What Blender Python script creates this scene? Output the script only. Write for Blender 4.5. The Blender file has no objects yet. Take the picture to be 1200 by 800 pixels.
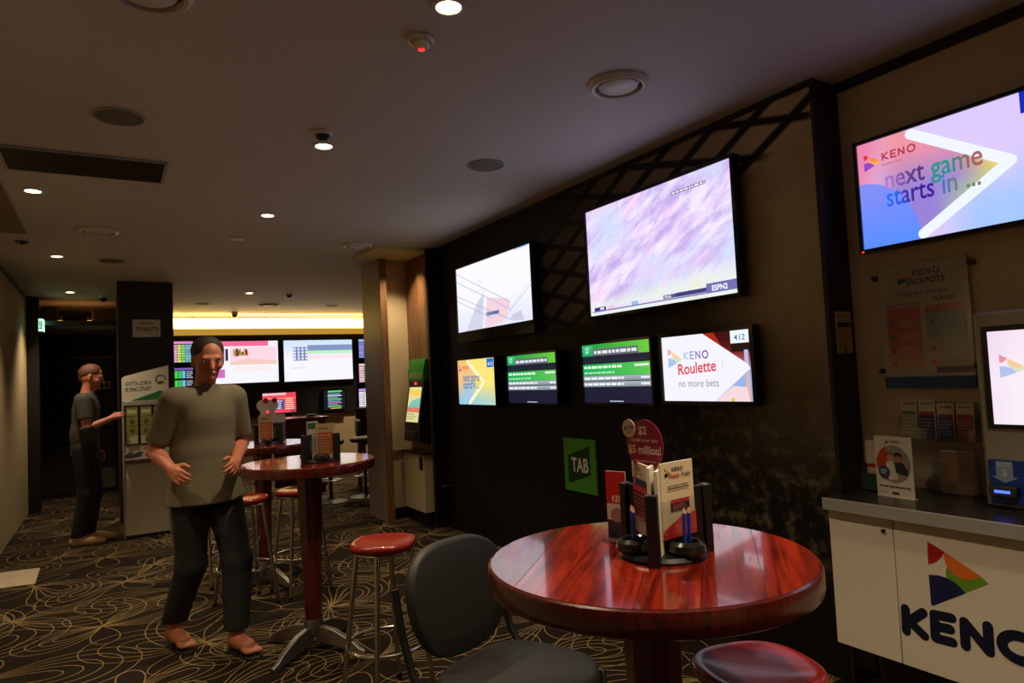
import bpy, bmesh, math, random
import numpy as np
from mathutils import Matrix, Vector

# ------------------------------------------------------------------ camera, world, exposure
SC = bpy.context.scene
COL = SC.collection
PI = math.pi
CAMR = np.array([[0.859, 0.016, -0.511], [-0.509, -0.068, -0.858], [-0.048, 0.998, -0.051]])
_u, _s, _v = np.linalg.svd(CAMR); CAMR = _u @ _v
CAMP = np.array([0.0, 0.0, 1.45]); FPX = 790.7
cd = bpy.data.cameras.new('camera'); cam = bpy.data.objects.new('camera', cd); COL.objects.link(cam)
cd.sensor_width = 36.0; cd.lens = FPX / 1200 * 36.0; cd.clip_start = 0.05; cd.clip_end = 100
mw = Matrix.Identity(4)
for i in range(3):
    for j in range(3): mw[i][j] = float(CAMR[i, j])
    mw[i][3] = float(CAMP[i])
cam.matrix_world = mw
SC.camera = cam
w = bpy.data.worlds.new('world'); SC.world = w; w.use_nodes = True
w.node_tree.nodes['Background'].inputs[0].default_value = (0.02, 0.017, 0.014, 1)
w.node_tree.nodes['Background'].inputs[1].default_value = 0.2
SC.view_settings.view_transform = 'Standard'; SC.view_settings.look = 'None'
SC.view_settings.gamma = 1.0; SC.view_settings.use_curve_mapping = False
SC.view_settings.exposure = 0.0
SPOT_W = 108.0          # one ceiling downlight
H = 2.77               # ceiling height
RX = 2.84              # face of the mural wall
KX = 3.02              # face of the wall behind the counter
BY = 12.8              # screen wall at the far end

# ------------------------------------------------------------------ small maths
def lin(c):
    o = []
    for x in c[:3]:
        x = x / 255.0
        o.append(x / 12.92 if x <= 0.04045 else ((x + 0.055) / 1.055) ** 2.4)
    return tuple(o)
def mixc(a, b, t): return tuple(a[i] * (1 - t) + b[i] * t for i in range(3))
def sm(a, b, x):
    t = max(0.0, min(1.0, (x - a) / (b - a))); return t * t * (3 - 2 * t)
rng = random.Random(7)

# ------------------------------------------------------------------ node helper and materials
class NT:
    def __init__(s, name):
        s.m = bpy.data.materials.new(name); s.m.use_nodes = True
        s.t = s.m.node_tree; s.n = s.t.nodes; s.l = s.t.links
        s.b = s.n['Principled BSDF']
    def add(s, typ, **kw):
        nd = s.n.new(typ)
        for k, v in kw.items(): setattr(nd, k, v)
        return nd
    def put(s, sock, v):
        if hasattr(v, 'is_linked') or isinstance(v, bpy.types.NodeSocket): s.l.new(v, sock)
        else:
            if isinstance(v, tuple) and len(v) == 3 and len(sock.default_value) == 4: v = v + (1.0,)
            sock.default_value = v
    def m_(s, op, a, b=None, c=None):
        nd = s.add('ShaderNodeMath', operation=op)
        s.put(nd.inputs[0], a)
        if b is not None: s.put(nd.inputs[1], b)
        if c is not None: s.put(nd.inputs[2], c)
        return nd.outputs[0]
    def v_(s, op, a, b=None):
        nd = s.add('ShaderNodeVectorMath', operation=op); s.put(nd.inputs[0], a)
        if b is not None: s.put(nd.inputs[1], b)
        return nd.outputs['Value'] if op in ('LENGTH', 'DOT_PRODUCT') else nd.outputs[0]
    def coord(s, which='Object'): return s.add('ShaderNodeTexCoord').outputs[which]
    def xyz(s, v):
        nd = s.add('ShaderNodeSeparateXYZ'); s.put(nd.inputs[0], v); return nd.outputs
    def vec(s, x, y, z=0.0):
        nd = s.add('ShaderNodeCombineXYZ')
        for i, q in enumerate((x, y, z)): s.put(nd.inputs[i], q)
        return nd.outputs[0]
    def mapping(s, v, scale=(1, 1, 1), rot=(0, 0, 0), loc=(0, 0, 0)):
        nd = s.add('ShaderNodeMapping'); s.put(nd.inputs[0], v)
        nd.inputs['Scale'].default_value = scale; nd.inputs['Rotation'].default_value = rot; nd.inputs['Location'].default_value = loc
        return nd.outputs[0]
    def noise(s, v, scale, detail=3, rough=.5, dist=0.0, col=False):
        nd = s.add('ShaderNodeTexNoise'); s.put(nd.inputs['Vector'], v)
        nd.inputs['Scale'].default_value = scale; nd.inputs['Detail'].default_value = detail
        nd.inputs['Roughness'].default_value = rough; nd.inputs['Distortion'].default_value = dist
        return nd.outputs['Color' if col else 'Fac']
    def ss(s, x, a, b):
        nd = s.add('ShaderNodeMapRange', interpolation_type='SMOOTHSTEP'); s.put(nd.inputs[0], x)
        nd.inputs[1].default_value = a; nd.inputs[2].default_value = b
        return nd.outputs[0]
    def mix(s, f, a, b, blend='MIX'):
        nd = s.add('ShaderNodeMix', data_type='RGBA', blend_type=blend)
        s.put(nd.inputs[0], f); s.put(nd.inputs[6], a); s.put(nd.inputs[7], b)
        return nd.outputs[2]
    def bump(s, h, strength=.2, dist=.01):
        nd = s.add('ShaderNodeBump'); s.put(nd.inputs['Height'], h)
        nd.inputs['Strength'].default_value = strength; nd.inputs['Distance'].default_value = dist
        s.l.new(nd.outputs[0], s.b.inputs['Normal'])
    def set(s, **kw):
        for k, v in kw.items(): s.put(s.b.inputs[k], v)
        return s.m
MATS = {}
def M(name, col, rough=.5, metal=0.0, var=.12, scale=18.0, bump=0.0, coat=0.0, stretch=(1, 1, 1), spec=.5):
    """plain procedural material: base colour with noise variation, optional fine relief"""
    if name in MATS: return MATS[name]
    c = lin(col); t = NT(name); v = t.mapping(t.coord(), scale=stretch)
    n = t.noise(v, scale, 4)
    t.set(**{'Base Color': t.mix(n, tuple(x * (1 - var) for x in c), tuple(min(1, x * (1 + var)) for x in c)),
             'Roughness': rough, 'Metallic': metal, 'Coat Weight': coat, 'Specular IOR Level': spec, 'Coat Roughness': .08})
    if bump: t.bump(t.noise(v, scale * 6, 2), bump, .004)
    MATS[name] = t.m; return t.m
def MW(name, c1, c2, rough=.3, grain=(1.2, 22, 22), coat=.3, rnd=.35, scale=3.0, spec=.5):
    """wood: stretched noise bands and a random tint per board"""
    if name in MATS: return MATS[name]
    t = NT(name); oi = t.add('ShaderNodeObjectInfo')
    v = t.v_('ADD', t.coord(), t.v_('SCALE', t.vec(oi.outputs['Random'], oi.outputs['Random'], 0.0)))
    v = t.mapping(v, scale=grain)
    n = t.noise(v, scale, 6, .6, 1.2)
    base = t.mix(t.ss(n, .3, .7), lin(c1), lin(c2))
    k = t.m_('ADD', t.m_('MULTIPLY', oi.outputs['Random'], rnd), 1 - rnd * .6)
    t.set(**{'Base Color': t.v_('SCALE', base), 'Roughness': rough, 'Coat Weight': coat, 'Coat Roughness': .05, 'Specular IOR Level': spec})
    sc = [n_ for n_ in t.n if n_.type == 'VECT_MATH' and n_.operation == 'SCALE']
    t.put(sc[0].inputs['Scale'], 7.0); t.put(sc[-1].inputs['Scale'], k)
    t.bump(n, .03, .002)
    MATS[name] = t.m; return t.m
def ME(name, col, strength=1.0):
    if name in MATS: return MATS[name]
    t = NT(name); c = lin(col)
    t.set(**{'Base Color': (0.02, 0.02, 0.02), 'Emission Color': c, 'Emission Strength': strength, 'Roughness': .3})
    MATS[name] = t.m; return t.m
def _attr(name, emit, strength=1.0, rough=.45):
    t = NT(name); a = t.add('ShaderNodeAttribute', attribute_name='Col').outputs['Color']
    if emit: t.set(**{'Base Color': (.01, .01, .012), 'Emission Color': a, 'Emission Strength': strength, 'Roughness': .25})
    else:
        n = t.noise(t.coord(), 60, 2)
        t.set(**{'Base Color': t.mix(1.0, a, t.mix(n, (.86, .86, .86), (1.0, 1.0, 1.0)), 'MULTIPLY'), 'Roughness': rough})
    return t.m
SCREEN = _attr('lit_display', True, 1.05)
PRINT = _attr('printed_card', False)
def acrylic():
    t = NT('clear_acrylic'); tr = t.add('ShaderNodeBsdfTransparent'); gl = t.add('ShaderNodeBsdfGlossy'); mx = t.add('ShaderNodeMixShader')
    gl.inputs['Roughness'].default_value = .08; tr.inputs[0].default_value = (.93, .94, .95, 1)
    mx.inputs[0].default_value = .07
    t.l.new(tr.outputs[0], mx.inputs[1]); t.l.new(gl.outputs[0], mx.inputs[2])
    t.l.new(mx.outputs[0], t.n['Material Output'].inputs['Surface']); return t.m
ACRYLIC = acrylic()

BLACKPL = M('black_plastic', (20, 20, 21), .38)
BLACKPAINT = M('black_paint', (20, 18, 17), .5, scale=6)
CHROME = M('brushed_chrome', (180, 176, 168), .22, 1.0, .06)
ALU = M('cast_aluminium', (135, 130, 122), .42, 1.0, .1)
WHITELAM = M('white_laminate', (214, 203, 184), .45, scale=4, var=.04)
GREYEDGE = M('grey_laminate', (150, 146, 140), .45)
DARKTOP = M('dark_counter_top', (40, 36, 34), .28)
VINYL = M('black_vinyl', (36, 34, 30), .55, var=.2, scale=9, bump=.12)
REDSEAT = M('red_lacquered_seat', (124, 25, 16), .30, var=.25, scale=5, coat=.25, spec=.4)
CREAM = M('cream_paint', (196, 172, 132), .6, var=.05, scale=3, bump=.03)
DARKWOOD = MW('dark_stained_wood', (26, 19, 15), (38, 28, 21), .5, (22, 22, 1.0), .05, .2)
TIMBER = MW('timber_veneer', (92, 60, 32), (140, 96, 54), .45, (20, 20, .8), .05, .25)
BOARD = MW('mahogany_board', (72, 12, 8), (150, 40, 18), .16, (1.1, 16, 16), .7, .8, 2.2)
MAHOG = MW('mahogany', (58, 14, 8), (92, 24, 12), .22, (14, 14, 1.0), .4, .3)
BLUEPL = M('blue_pencil_paint', (22, 52, 170), .35)
WOODTIP = M('pencil_wood', (205, 165, 110), .7)
PAPER = M('white_paper', (222, 212, 190), .6, var=.03)
DARKGRILLE = M('grey_speaker_mesh', (95, 88, 82), .6, bump=.5, scale=120)
CEILPAINT = M('ceiling_paint', (192, 187, 186), .7, var=.03, scale=1.5)
WHITEPL = M('white_plastic', (205, 198, 188), .4)

# ------------------------------------------------------------------ mesh builder
class MB:
    def __init__(s): s.v = []; s.f = []; s.c = []; s.col = False
    def face(s, pts, col=None):
        i = len(s.v); s.v += [tuple(p) for p in pts]; s.f.append(tuple(range(i, i + len(pts))))
        s.c += [col or (1, 1, 1)] * len(pts)
        if col: s.col = True
    def raw(s, vs, fs, col=None):
        i = len(s.v); s.v += [tuple(p) for p in vs]; s.f += [tuple(k + i for k in f) for f in fs]
        s.c += [col or (1, 1, 1)] * len(vs)
        if col: s.col = True
        return s
    def box(s, x0, x1, y0, y1, z0, z1, col=None, mat=None):
        vs = [(x, y, z) for z in (z0, z1) for y in (y0, y1) for x in (x0, x1)]
        if mat is not None: vs = [mat @ Vector(p) for p in vs]
        s.raw(vs, [(0, 2, 3, 1), (4, 5, 7, 6), (0, 1, 5, 4), (2, 6, 7, 3), (0, 4, 6, 2), (1, 3, 7, 5)], col); return s
    def frame(s, p0, p1):
        a = Vector(p0); d = (Vector(p1) - a).normalized()
        u = d.cross(Vector((0, 0, 1)) if abs(d.z) < .9 else Vector((1, 0, 0))).normalized()
        return u, d.cross(u)
    def cyl(s, p0, p1, r0, r1=None, n=16, caps=True):
        r1 = r0 if r1 is None else r1; u, w_ = s.frame(p0, p1); vs = []
        for p, r in ((p0, r0), (p1, r1)):
            for k in range(n):
                a = 2 * PI * k / n; vs.append(Vector(p) + u * (r * math.cos(a)) + w_ * (r * math.sin(a)))
        fs = [(k, (k + 1) % n, n + (k + 1) % n, n + k) for k in range(n)]
        if caps: fs += [tuple(range(n))[::-1], tuple(range(n, 2 * n))]
        s.raw(vs, fs); return s
    def lathe(s, prof, n=32, c=(0, 0, 0), close=True):
        vs = []; m = len(prof)
        for (r, z) in prof:
            for k in range(n):
                a = 2 * PI * k / n; vs.append((c[0] + r * math.cos(a), c[1] + r * math.sin(a), c[2] + z))
        fs = [(i * n + k, i * n + (k + 1) % n, (i + 1) * n + (k + 1) % n, (i + 1) * n + k) for i in range(m - 1) for k in range(n)]
        if close: fs += [tuple(range(n))[::-1], tuple(range((m - 1) * n, m * n))]
        s.raw(vs, fs); return s
    def tube(s, pts, r, n=10, closed=False):
        pts = [Vector(p) for p in pts]; m = len(pts); vs = []; pu = None
        for i, p in enumerate(pts):
            a = pts[(i - 1) % m] if (closed or i) else p; b = pts[(i + 1) % m] if (closed or i < m - 1) else p
            d = (b - a).normalized()
            if pu is None: pu = d.cross(Vector((0, 0, 1)) if abs(d.z) < .9 else Vector((1, 0, 0))).normalized()
            pu = (pu - d * pu.dot(d)).normalized(); w_ = d.cross(pu)
            rr = r[i] if isinstance(r, (list, tuple)) else r
            for k in range(n):
                t = 2 * PI * k / n; vs.append(p + pu * (rr * math.cos(t)) + w_ * (rr * math.sin(t)))
        fs = [(i * n + k, i * n + (k + 1) % n, ((i + 1) % m) * n + (k + 1) % n, ((i + 1) % m) * n + k) for i in range(m if closed else m - 1) for k in range(n)]
        if not closed: fs += [tuple(range(n))[::-1], tuple(range((m - 1) * n, m * n))]
        s.raw(vs, fs); return s
    def prism(s, poly, a, b, axis='z', col=None):
        """extrude a 2-D outline; axis z: (x,y) outline from z=a to b; axis y: (x,z) outline from y=a to b; axis x: (y,z)"""
        def P(p, t): return {'z': (p[0], p[1], t), 'y': (p[0], t, p[1]), 'x': (t, p[0], p[1])}[axis]
        n = len(poly); vs = [P(p, a) for p in poly] + [P(p, b) for p in poly]
        fs = [tuple(range(n)), tuple(range(n, 2 * n))[::-1]] + [((k + 1) % n, k, n + k, n + (k + 1) % n) for k in range(n)]
        s.raw(vs, fs, col); return s
    def mesh(s, name, smooth=35):
        me = bpy.data.meshes.new(name); me.from_pydata([tuple(p) for p in s.v], [], s.f)
        if s.col:
            at = me.color_attributes.new('Col', 'FLOAT_COLOR', 'POINT')
            at.data.foreach_set('color', np.array([(*c, 1.0) for c in s.c], dtype=np.float32).ravel())
        bm = bmesh.new(); bm.from_mesh(me)
        if not s.col: bmesh.ops.recalc_face_normals(bm, faces=bm.faces)
        bm.to_mesh(me); bm.free()
        if smooth:
            me.polygons.foreach_set('use_smooth', [True] * len(me.polygons)); me.set_sharp_from_angle(angle=math.radians(smooth))
        return me
    def build(s, name, mat, parent=None, bevel=0.0, smooth=35, seg=2):
        me = s.mesh(name, smooth); me.materials.append(mat)
        o = bpy.data.objects.new(name, me); COL.objects.link(o)
        if parent is not None: o.parent = parent
        if bevel:
            b = o.modifiers.new('bevel', 'BEVEL'); b.width = bevel; b.segments = seg; b.limit_method = 'ANGLE'; b.angle_limit = math.radians(40)
        return o
def tag(o, label, cat, group=None):
    o['label'] = label; o['category'] = cat
    if group: o['group'] = group
    return o
def thing(name, label, cat, loc=(0, 0, 0), rz=0.0, group=None):
    o = bpy.data.objects.new(name, None); COL.objects.link(o); o.empty_display_size = .1
    o.location = loc; o.rotation_euler = (0, 0, rz)
    return tag(o, label, cat, group)
def struct(o): o['kind'] = 'structure'; return o
def copy_tree(o, parent=None):
    c = o.copy(); COL.objects.link(c)
    if parent is not None: c.parent = parent
    for ch in list(o.children): copy_tree(ch, c)
    return c
def dup(o, loc, rz, label, group=None):
    c = copy_tree(o); c.location = loc; c.rotation_euler = (0, 0, rz); c['label'] = label
    if group: c['group'] = group
    return c
FX = -PI / 2       # turns a thing built facing -y so that it faces -x (hung on the right-hand wall)

# ------------------------------------------------------------------ flat print and displays
_txt = {}
def text_mesh(body, bold):
    k = (body, bold)
    if k not in _txt:
        cu = bpy.data.curves.new('t', 'FONT'); cu.body = body; cu.size = 1.0; cu.resolution_u = 3; cu.fill_mode = 'FRONT'; cu.offset = bold
        ob = bpy.data.objects.new('t', cu); me = bpy.data.meshes.new_from_object(ob)
        vs = np.array([tuple(v.co) for v in me.vertices]).reshape(-1, 3); fs = [tuple(p.vertices) for p in me.polygons]
        bpy.data.objects.remove(ob); bpy.data.curves.remove(cu); bpy.data.meshes.remove(me)
        _txt[k] = (vs, fs)
    return _txt[k]
class Panel:
    """flat artwork in the plane y = -d (facing -y); u to the right, v up, in metres; later layers lie nearer the viewer"""
    def __init__(s, d=0.0, step=.0003): s.mb = MB(); s.d = d; s.k = 0; s.step = step
    def P(s, u, v): return (u, -s.d - s.k * s.step, v)
    def poly(s, pts, col, raw=False):
        s.k += 1; s.mb.face([s.P(*p) for p in pts], col if raw else lin(col)); return s
    def rect(s, u0, v0, u1, v1, col): return s.poly([(u0, v0), (u1, v0), (u1, v1), (u0, v1)], col)
    def grad(s, u0, v0, u1, v1, fn, nu=24, nv=16):
        s.k += 1; vs = []; cs = []
        for j in range(nv + 1):
            for i in range(nu + 1):
                a, b = i / nu, j / nv; vs.append(s.P(u0 + (u1 - u0) * a, v0 + (v1 - v0) * b)); cs.append(lin(fn(a, b)))
        fs = [(j * (nu + 1) + i, j * (nu + 1) + i + 1, (j + 1) * (nu + 1) + i + 1, (j + 1) * (nu + 1) + i) for j in range(nv) for i in range(nu)]
        n = len(s.mb.v); s.mb.raw(vs, fs, (1, 1, 1)); s.mb.c[n:] = cs; return s
    def disc(s, u, v, r, col, n=28, rv=None):
        rv = rv or r; return s.poly([(u + r * math.cos(2 * PI * k / n), v + rv * math.sin(2 * PI * k / n)) for k in range(n)], col)
    def stroke(s, pts, wd, col, closed=False):
        """thick rounded line"""
        s.k += 1; r = wd / 2; c = lin(col); pts = list(pts); segs = list(zip(pts, pts[1:] + pts[:1] if closed else pts[1:]))
        for (a, b) in segs:
            dx, dy = b[0] - a[0], b[1] - a[1]; L = math.hypot(dx, dy) or 1; ang = math.atan2(dy, dx)
            out = [(a[0] + r * math.cos(ang + PI / 2 + PI * k / 6), a[1] + r * math.sin(ang + PI / 2 + PI * k / 6)) for k in range(7)]
            out += [(b[0] + r * math.cos(ang - PI / 2 + PI * k / 6), b[1] + r * math.sin(ang - PI / 2 + PI * k / 6)) for k in range(7)]
            s.mb.face([s.P(*p) for p in out], c); s.k += .12
        return s
    def text(s, body, u, v, size, col, align='l', bold=.0, width=None, slope=0.0):
        s.k += 1; vs, fs = text_mesh(body, bold)
        if len(vs) == 0: return s
        x0, x1 = vs[:, 0].min(), vs[:, 0].max(); sx = size
        if width: sx = width / (x1 - x0)
        off = {'l': -x0 * sx, 'c': -(x0 + x1) / 2 * sx, 'r': -x1 * sx}[align]
        cf = col if callable(col) else None
        n = len(s.mb.v)
        s.mb.raw([s.P(u + off + p[0] * sx, v + p[1] * size + (off + p[0] * sx) * slope) for p in vs], fs, (1, 1, 1) if cf else lin(col))
        if cf: s.mb.c[n:] = [lin(cf((p[0] - x0) / (x1 - x0))) for p in vs]
        return s
    def keno(s, u, v, h, col, wd=.2, gap=.22, slope=0.0):
        """the four rounded capitals"""
        cf = col if callable(col) else (lambda t: col)
        def st(pts, x, t, closed=False): s.stroke([(u + (x + p[0]) * h, v + p[1] * h) for p in pts], wd * h, cf(t), closed)
        q = wd / 2
        st([(q, q), (q, 1 - q)], 0, 0); st([(.7, 1 - q), (.16, .5), (.72, q)], 0, .05)
        x = .84 + gap
        st([(.64, 1 - q), (q, 1 - q), (q, q), (.66, q)], x, .3); st([(q, .5), (.58, .5)], x, .35)
        x += .72 + gap
        st([(q, q), (q, 1 - q), (.72, q), (.72, 1 - q)], x, .6)
        x += .86 + gap
        st([(.5 + .42 * math.cos(2 * PI * k / 24), .5 + .42 * math.sin(2 * PI * k / 24)) for k in range(24)], x, .95, True)
        return x + 1
    def logo(s, u, v, h, cols=None):
        """triangle of four coloured fields pointing right; (u, v) lower left corner, height h"""
        red, ora, gre, blu = cols or ((190, 22, 40), (235, 110, 30), (110, 170, 40), (18, 28, 90))
        def arc(cx, cy, rr, a0, a1, n=8): return [(cx + rr * math.cos(math.radians(a0 + (a1 - a0) * k / n)), cy + rr * math.sin(math.radians(a0 + (a1 - a0) * k / n))) for k in range(n + 1)]
        def P(pts, c): s.poly([(u + p[0] * h, v + p[1] * h) for p in pts], c)
        P([(0, 1), (0, .64), (.1, .65), (.2, .7), (.26, .77), (.29, .83)], red)
        P([(.29, .83), (.9, .47), (.78, .42), (.65, .41), (.5, .45), (.38, .54), (.31, .66)], ora)
        P([(.31, .66), (.38, .54), (.5, .45), (.65, .41), (.78, .42), (.9, .47), (1.0, .36), (.62, .2), (.5, .34), (.4, .43), (.3, .5)], gre)
        P([(0, .48), (0, 0), (.05, 0), (.62, .2), (.5, .34), (.36, .43), (.2, .475)], blu)
        return s
    def lines(s, u0, v0, u1, v1, n, col, fill=.5, seed=1, jit=.3):
        """rows of small unreadable print, each row a broken bar"""
        r = random.Random(seed); dv = (v1 - v0) / n
        for k in range(n):
            x = u0; s.k += 1; c = lin(col)
            e = u1 - r.random() * jit * (u1 - u0)
            while x < e:
                L = min(e - x, (u1 - u0) * r.uniform(.05, .16)); y = v1 - (k + .5) * dv
                s.mb.face([s.P(x, y - dv * fill / 2), s.P(x + L, y - dv * fill / 2), s.P(x + L, y + dv * fill / 2), s.P(x, y + dv * fill / 2)], c)
                x += L + (u1 - u0) * .025
        return s
    def build(s, name, parent, mat): return s.mb.build(name, mat, parent, smooth=0)

# ================================================================== THE SETTING
def carpet_mat(name, c1, c2):
    t = NT(name); g = t.add('ShaderNodeNewGeometry').outputs['Position']
    n = t.noise(g, 320, 2); big = t.noise(g, 1.4, 3)
    t.set(**{'Base Color': t.mix(1.0, t.mix(n, lin(c1), lin(c2)), t.mix(big, (.72, .72, .72), (1.0, 1.0, 1.0)), 'MULTIPLY'), 'Roughness': .95, 'Specular IOR Level': .1})
    t.bump(n, .5, .006)
    return t.m
fl = struct(MB().box(-1.2, 6.2, -2.2, 13.4, -.12, 0).build('floor', carpet_mat('carpet_pile', (24, 18, 12), (44, 34, 23)), smooth=0))
# woven swirl lines: fans of nested loops that start and end in scattered nodes
def carpet_lines():
    r = random.Random(21); mb = MB(); hw = .0034; z = .0006
    def loop(cx, cy, ph, w_, L, tw, pw):
        nonlocal z
        n = 26; pts = []
        for k in range(n + 1):
            s_ = -1 + 2 * k / n; s_ = math.copysign(abs(s_) ** .8, s_); th = s_ * w_; q = L * max(0.0, math.cos(PI / 2 * s_)) ** pw
            an = ph + th + tw * q; pts.append(Vector((cx + q * math.cos(an), cy + q * math.sin(an), 0)))
        z = .0005 + r.random() * .0007; vs = []
        for k, p in enumerate(pts):
            d = (pts[min(k + 1, n)] - pts[max(k - 1, 0)]); d = d.normalized() if d.length > 1e-6 else Vector((1, 0, 0)); m = Vector((-d.y, d.x, 0)) * hw
            vs += [(p.x + m.x, p.y + m.y, z), (p.x - m.x, p.y - m.y, z)]
        mb.raw(vs, [(2 * k, 2 * k + 1, 2 * k + 3, 2 * k + 2) for k in range(n)])
    row = 0; y = -.2
    while y < 12.2:
        x = -.95 + (row % 2) * .45
        while x < 3.1:
            cx, cy = x + r.uniform(-.14, .14), y + r.uniform(-.12, .12); ph = r.choice((0, PI)) + r.uniform(-.5, .5); tw = r.uniform(-1.3, 1.3)
            for (dp, w_, L, n) in ((0, .95, r.uniform(.62, .88), 5), (PI + r.uniform(-.3, .3), .85, r.uniform(.45, .72), 4), (PI / 2 + r.uniform(-.3, .3), .5, r.uniform(.28, .45), 1), (-PI / 2 + r.uniform(-.3, .3), .5, r.uniform(.28, .45), 1)):
                for j in range(n):
                    f_ = (j + 1) / n; loop(cx, cy, ph + dp, w_ * (.25 + .75 * f_), L * (.42 + .58 * f_), tw, .62)
            x += .90
        y += .52; row += 1
    o = mb.build('carpet_lines', carpet_mat('carpet_line_yarn', (104, 86, 54), (168, 142, 98)), fl, smooth=0); o['kind'] = 'stuff'
carpet_lines()
struct(MB().box(-1.2, 6.2, -2.2, 13.4, H, H + .15).build('ceiling', CEILPAINT, smooth=0))
struct(MB().box(-1.08, -.93, -2.05, 10.6, 0, H).build('wall_left', CREAM, smooth=0))
struct(MB().box(-1.08, 3.2, -2.2, -2.05, 0, H).build('wall_front', CREAM, smooth=0))
struct(MB().box(KX, KX + .15, -2.05, 1.908, 0, H).build('wall_right_counter', M('counter_wall_paint', (196, 180, 148), .6, var=.05, scale=3), smooth=0))

def mural_mat():
    """sepia photograph printed on the wall: pergola rafters above, pale haze at the near end, foliage below"""
    t = NT('mural_print'); X, Y, Z = t.xyz(t.coord())       # object space = metres, Y along the wall, Z up
    v = t.vec(Y, Z)
    right = t.m_('SUBTRACT', 1.0, t.ss(Y, 2.0, 2.9))
    low = t.ss(Z, .75, 1.9)
    haze = t.m_('MULTIPLY', right, t.m_('MULTIPLY', low, t.m_('ADD', .45, t.m_('MULTIPLY', t.noise(v, 2.6, 3), 1.0))))
    # rafters: two crossing sets of dark bars over pale sky gaps
    a = t.m_('FRACT', t.m_('MULTIPLY', t.m_('ADD', t.m_('MULTIPLY', Y, .55), t.m_('MULTIPLY', Z, 1.0)), 5.2))
    b = t.m_('FRACT', t.m_('MULTIPLY', t.m_('SUBTRACT', t.m_('MULTIPLY', Z, .9), t.m_('MULTIPLY', Y, .22)), 6.0))
    bars = t.m_('MULTIPLY', t.ss(t.m_('ABSOLUTE', t.m_('SUBTRACT', a, .5)), .08, .20), t.ss(t.m_('ABSOLUTE', t.m_('SUBTRACT', b, .5)), .06, .16))
    band = t.m_('ADD', t.m_('MULTIPLY', Y, -.62), t.m_('ADD', Z, 0.0))        # rafters lie in a wedge along the top
    wedge = t.m_('MULTIPLY', t.ss(t.m_('ADD', Z, t.m_('MULTIPLY', Y, .38)), 3.28, 3.36), t.m_('SUBTRACT', 1.0, t.ss(Y, 2.6, 4.2)))
    midw = t.m_('MULTIPLY', t.m_('MULTIPLY', t.ss(Y, 3.55, 3.7), t.m_('SUBTRACT', 1.0, t.ss(Y, 4.2, 4.8))), t.m_('MULTIPLY', t.ss(Z, 1.7, 1.9), t.m_('SUBTRACT', 1.0, t.ss(Z, 2.3, 2.6))))
    raf = t.m_('ADD', t.m_('MULTIPLY', wedge, .42), t.m_('MULTIPLY', midw, .16))
    fol = t.m_('MULTIPLY', t.ss(t.noise(v, 13, 5, .6), .46, .74), t.m_('MULTIPLY', t.m_('SUBTRACT', 1.0, t.ss(Z, 1.25, 1.6)), t.m_('MULTIPLY', t.ss(Z, .25, .6), t.m_('SUBTRACT', 1.0, t.ss(Y, 2.3, 3.6)))))
    pal = t.m_('MULTIPLY', t.ss(t.noise(v, 3.2, 2), .55, .75), t.m_('MULTIPLY', t.ss(Z, 1.5, 1.75), t.m_('MULTIPLY', t.m_('SUBTRACT', 1.0, t.ss(Z, 1.95, 2.2)), t.m_('SUBTRACT', 1.0, t.ss(Y, 4.2, 5.4)))))
    dark = lin((16, 13, 11))
    c = t.mix(haze, dark, lin((186, 168, 134)))
    c = t.mix(t.m_('MULTIPLY', raf, bars), c, lin((200, 178, 148)))
    c = t.mix(t.m_('MULTIPLY', wedge, t.m_('SUBTRACT', 1.0, bars)), c, dark)
    c = t.mix(t.m_('MULTIPLY', fol, .6), c, lin((140, 124, 96)))
    c = t.mix(t.m_('MULTIPLY', pal, .35), c, lin((120, 104, 82)))
    t.set(**{'Base Color': c, 'Roughness': .55, 'Specular IOR Level': .3})
    return t.m
struct(MB().box(RX, RX + .2, 1.93, 6.15, 0, H).build('wall_right', mural_mat(), smooth=0))
struct(MB().box(RX - .004, KX + .06, 1.908, 1.93, 0, H).build('wall_right_pillar', DARKWOOD, bevel=.003))
struct(MB().box(RX - .012, RX, 1.90, 6.15, H - .03, H - .002).box(KX - .02, KX, -2.05, 1.905, H - .045, H - .002).build('trim_1', BLACKPAINT, smooth=0))
# black end panel of the mural wall with a push handle
d = struct(MB().box(2.715, 3.04, 6.15, 6.2, 0, H - .01).build('door_1', BLACKPAINT, bevel=.003))
MB().tube([(2.765, 6.15, .40), (2.765, 6.10, .40), (2.80, 6.09, .405), (2.88, 6.09, .41)], .010, 8).tube([(2.84, 6.15, .46), (2.84, 6.10, .46), (2.88, 6.09, .462), (2.93, 6.09, .465)], .010, 8).build('door_handle', M('brass', (190, 150, 90), .3, 1.0), d)

# recess beyond the mural: timber cladding, cream return wall with a dado rail, timber-edged stub wall
cl = struct(MB().box(2.78, 2.93, 6.2, 6.85, 0, H).build('wall_right_recess', TIMBER, smooth=0))
for k in range(4):
    MB().box(2.768, 2.78, 6.2 + k * .1625 + .003, 6.2 + (k + 1) * .1625 - .003, .72, H - .06).build('timber_panel', TIMBER, cl, bevel=.002)
rw = struct(MB().box(2.49, 2.95, 6.85, 6.97, 0, H).build('wall_right_return', CREAM, smooth=0))
MB().box(2.49, 2.76, 6.835, 6.85, .69, .725).build('dado_rail', TIMBER, rw, bevel=.003)
struct(MB().box(2.49, 2.768, 6.838, 6.85, 0, .12).build('baseboard_right', BLACKPAINT, smooth=0))
st = struct(MB().box(2.425, 2.49, 6.72, 7.3, 0, H - .02).build('wall_right_stub', M('brown_laminate', (140, 122, 116), .4, var=.1, scale=3), bevel=.003))
MB().box(2.42, 2.495, 6.70, 6.72, 0, H - .02).build('edge_strip', TIMBER, st, bevel=.003)
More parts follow.
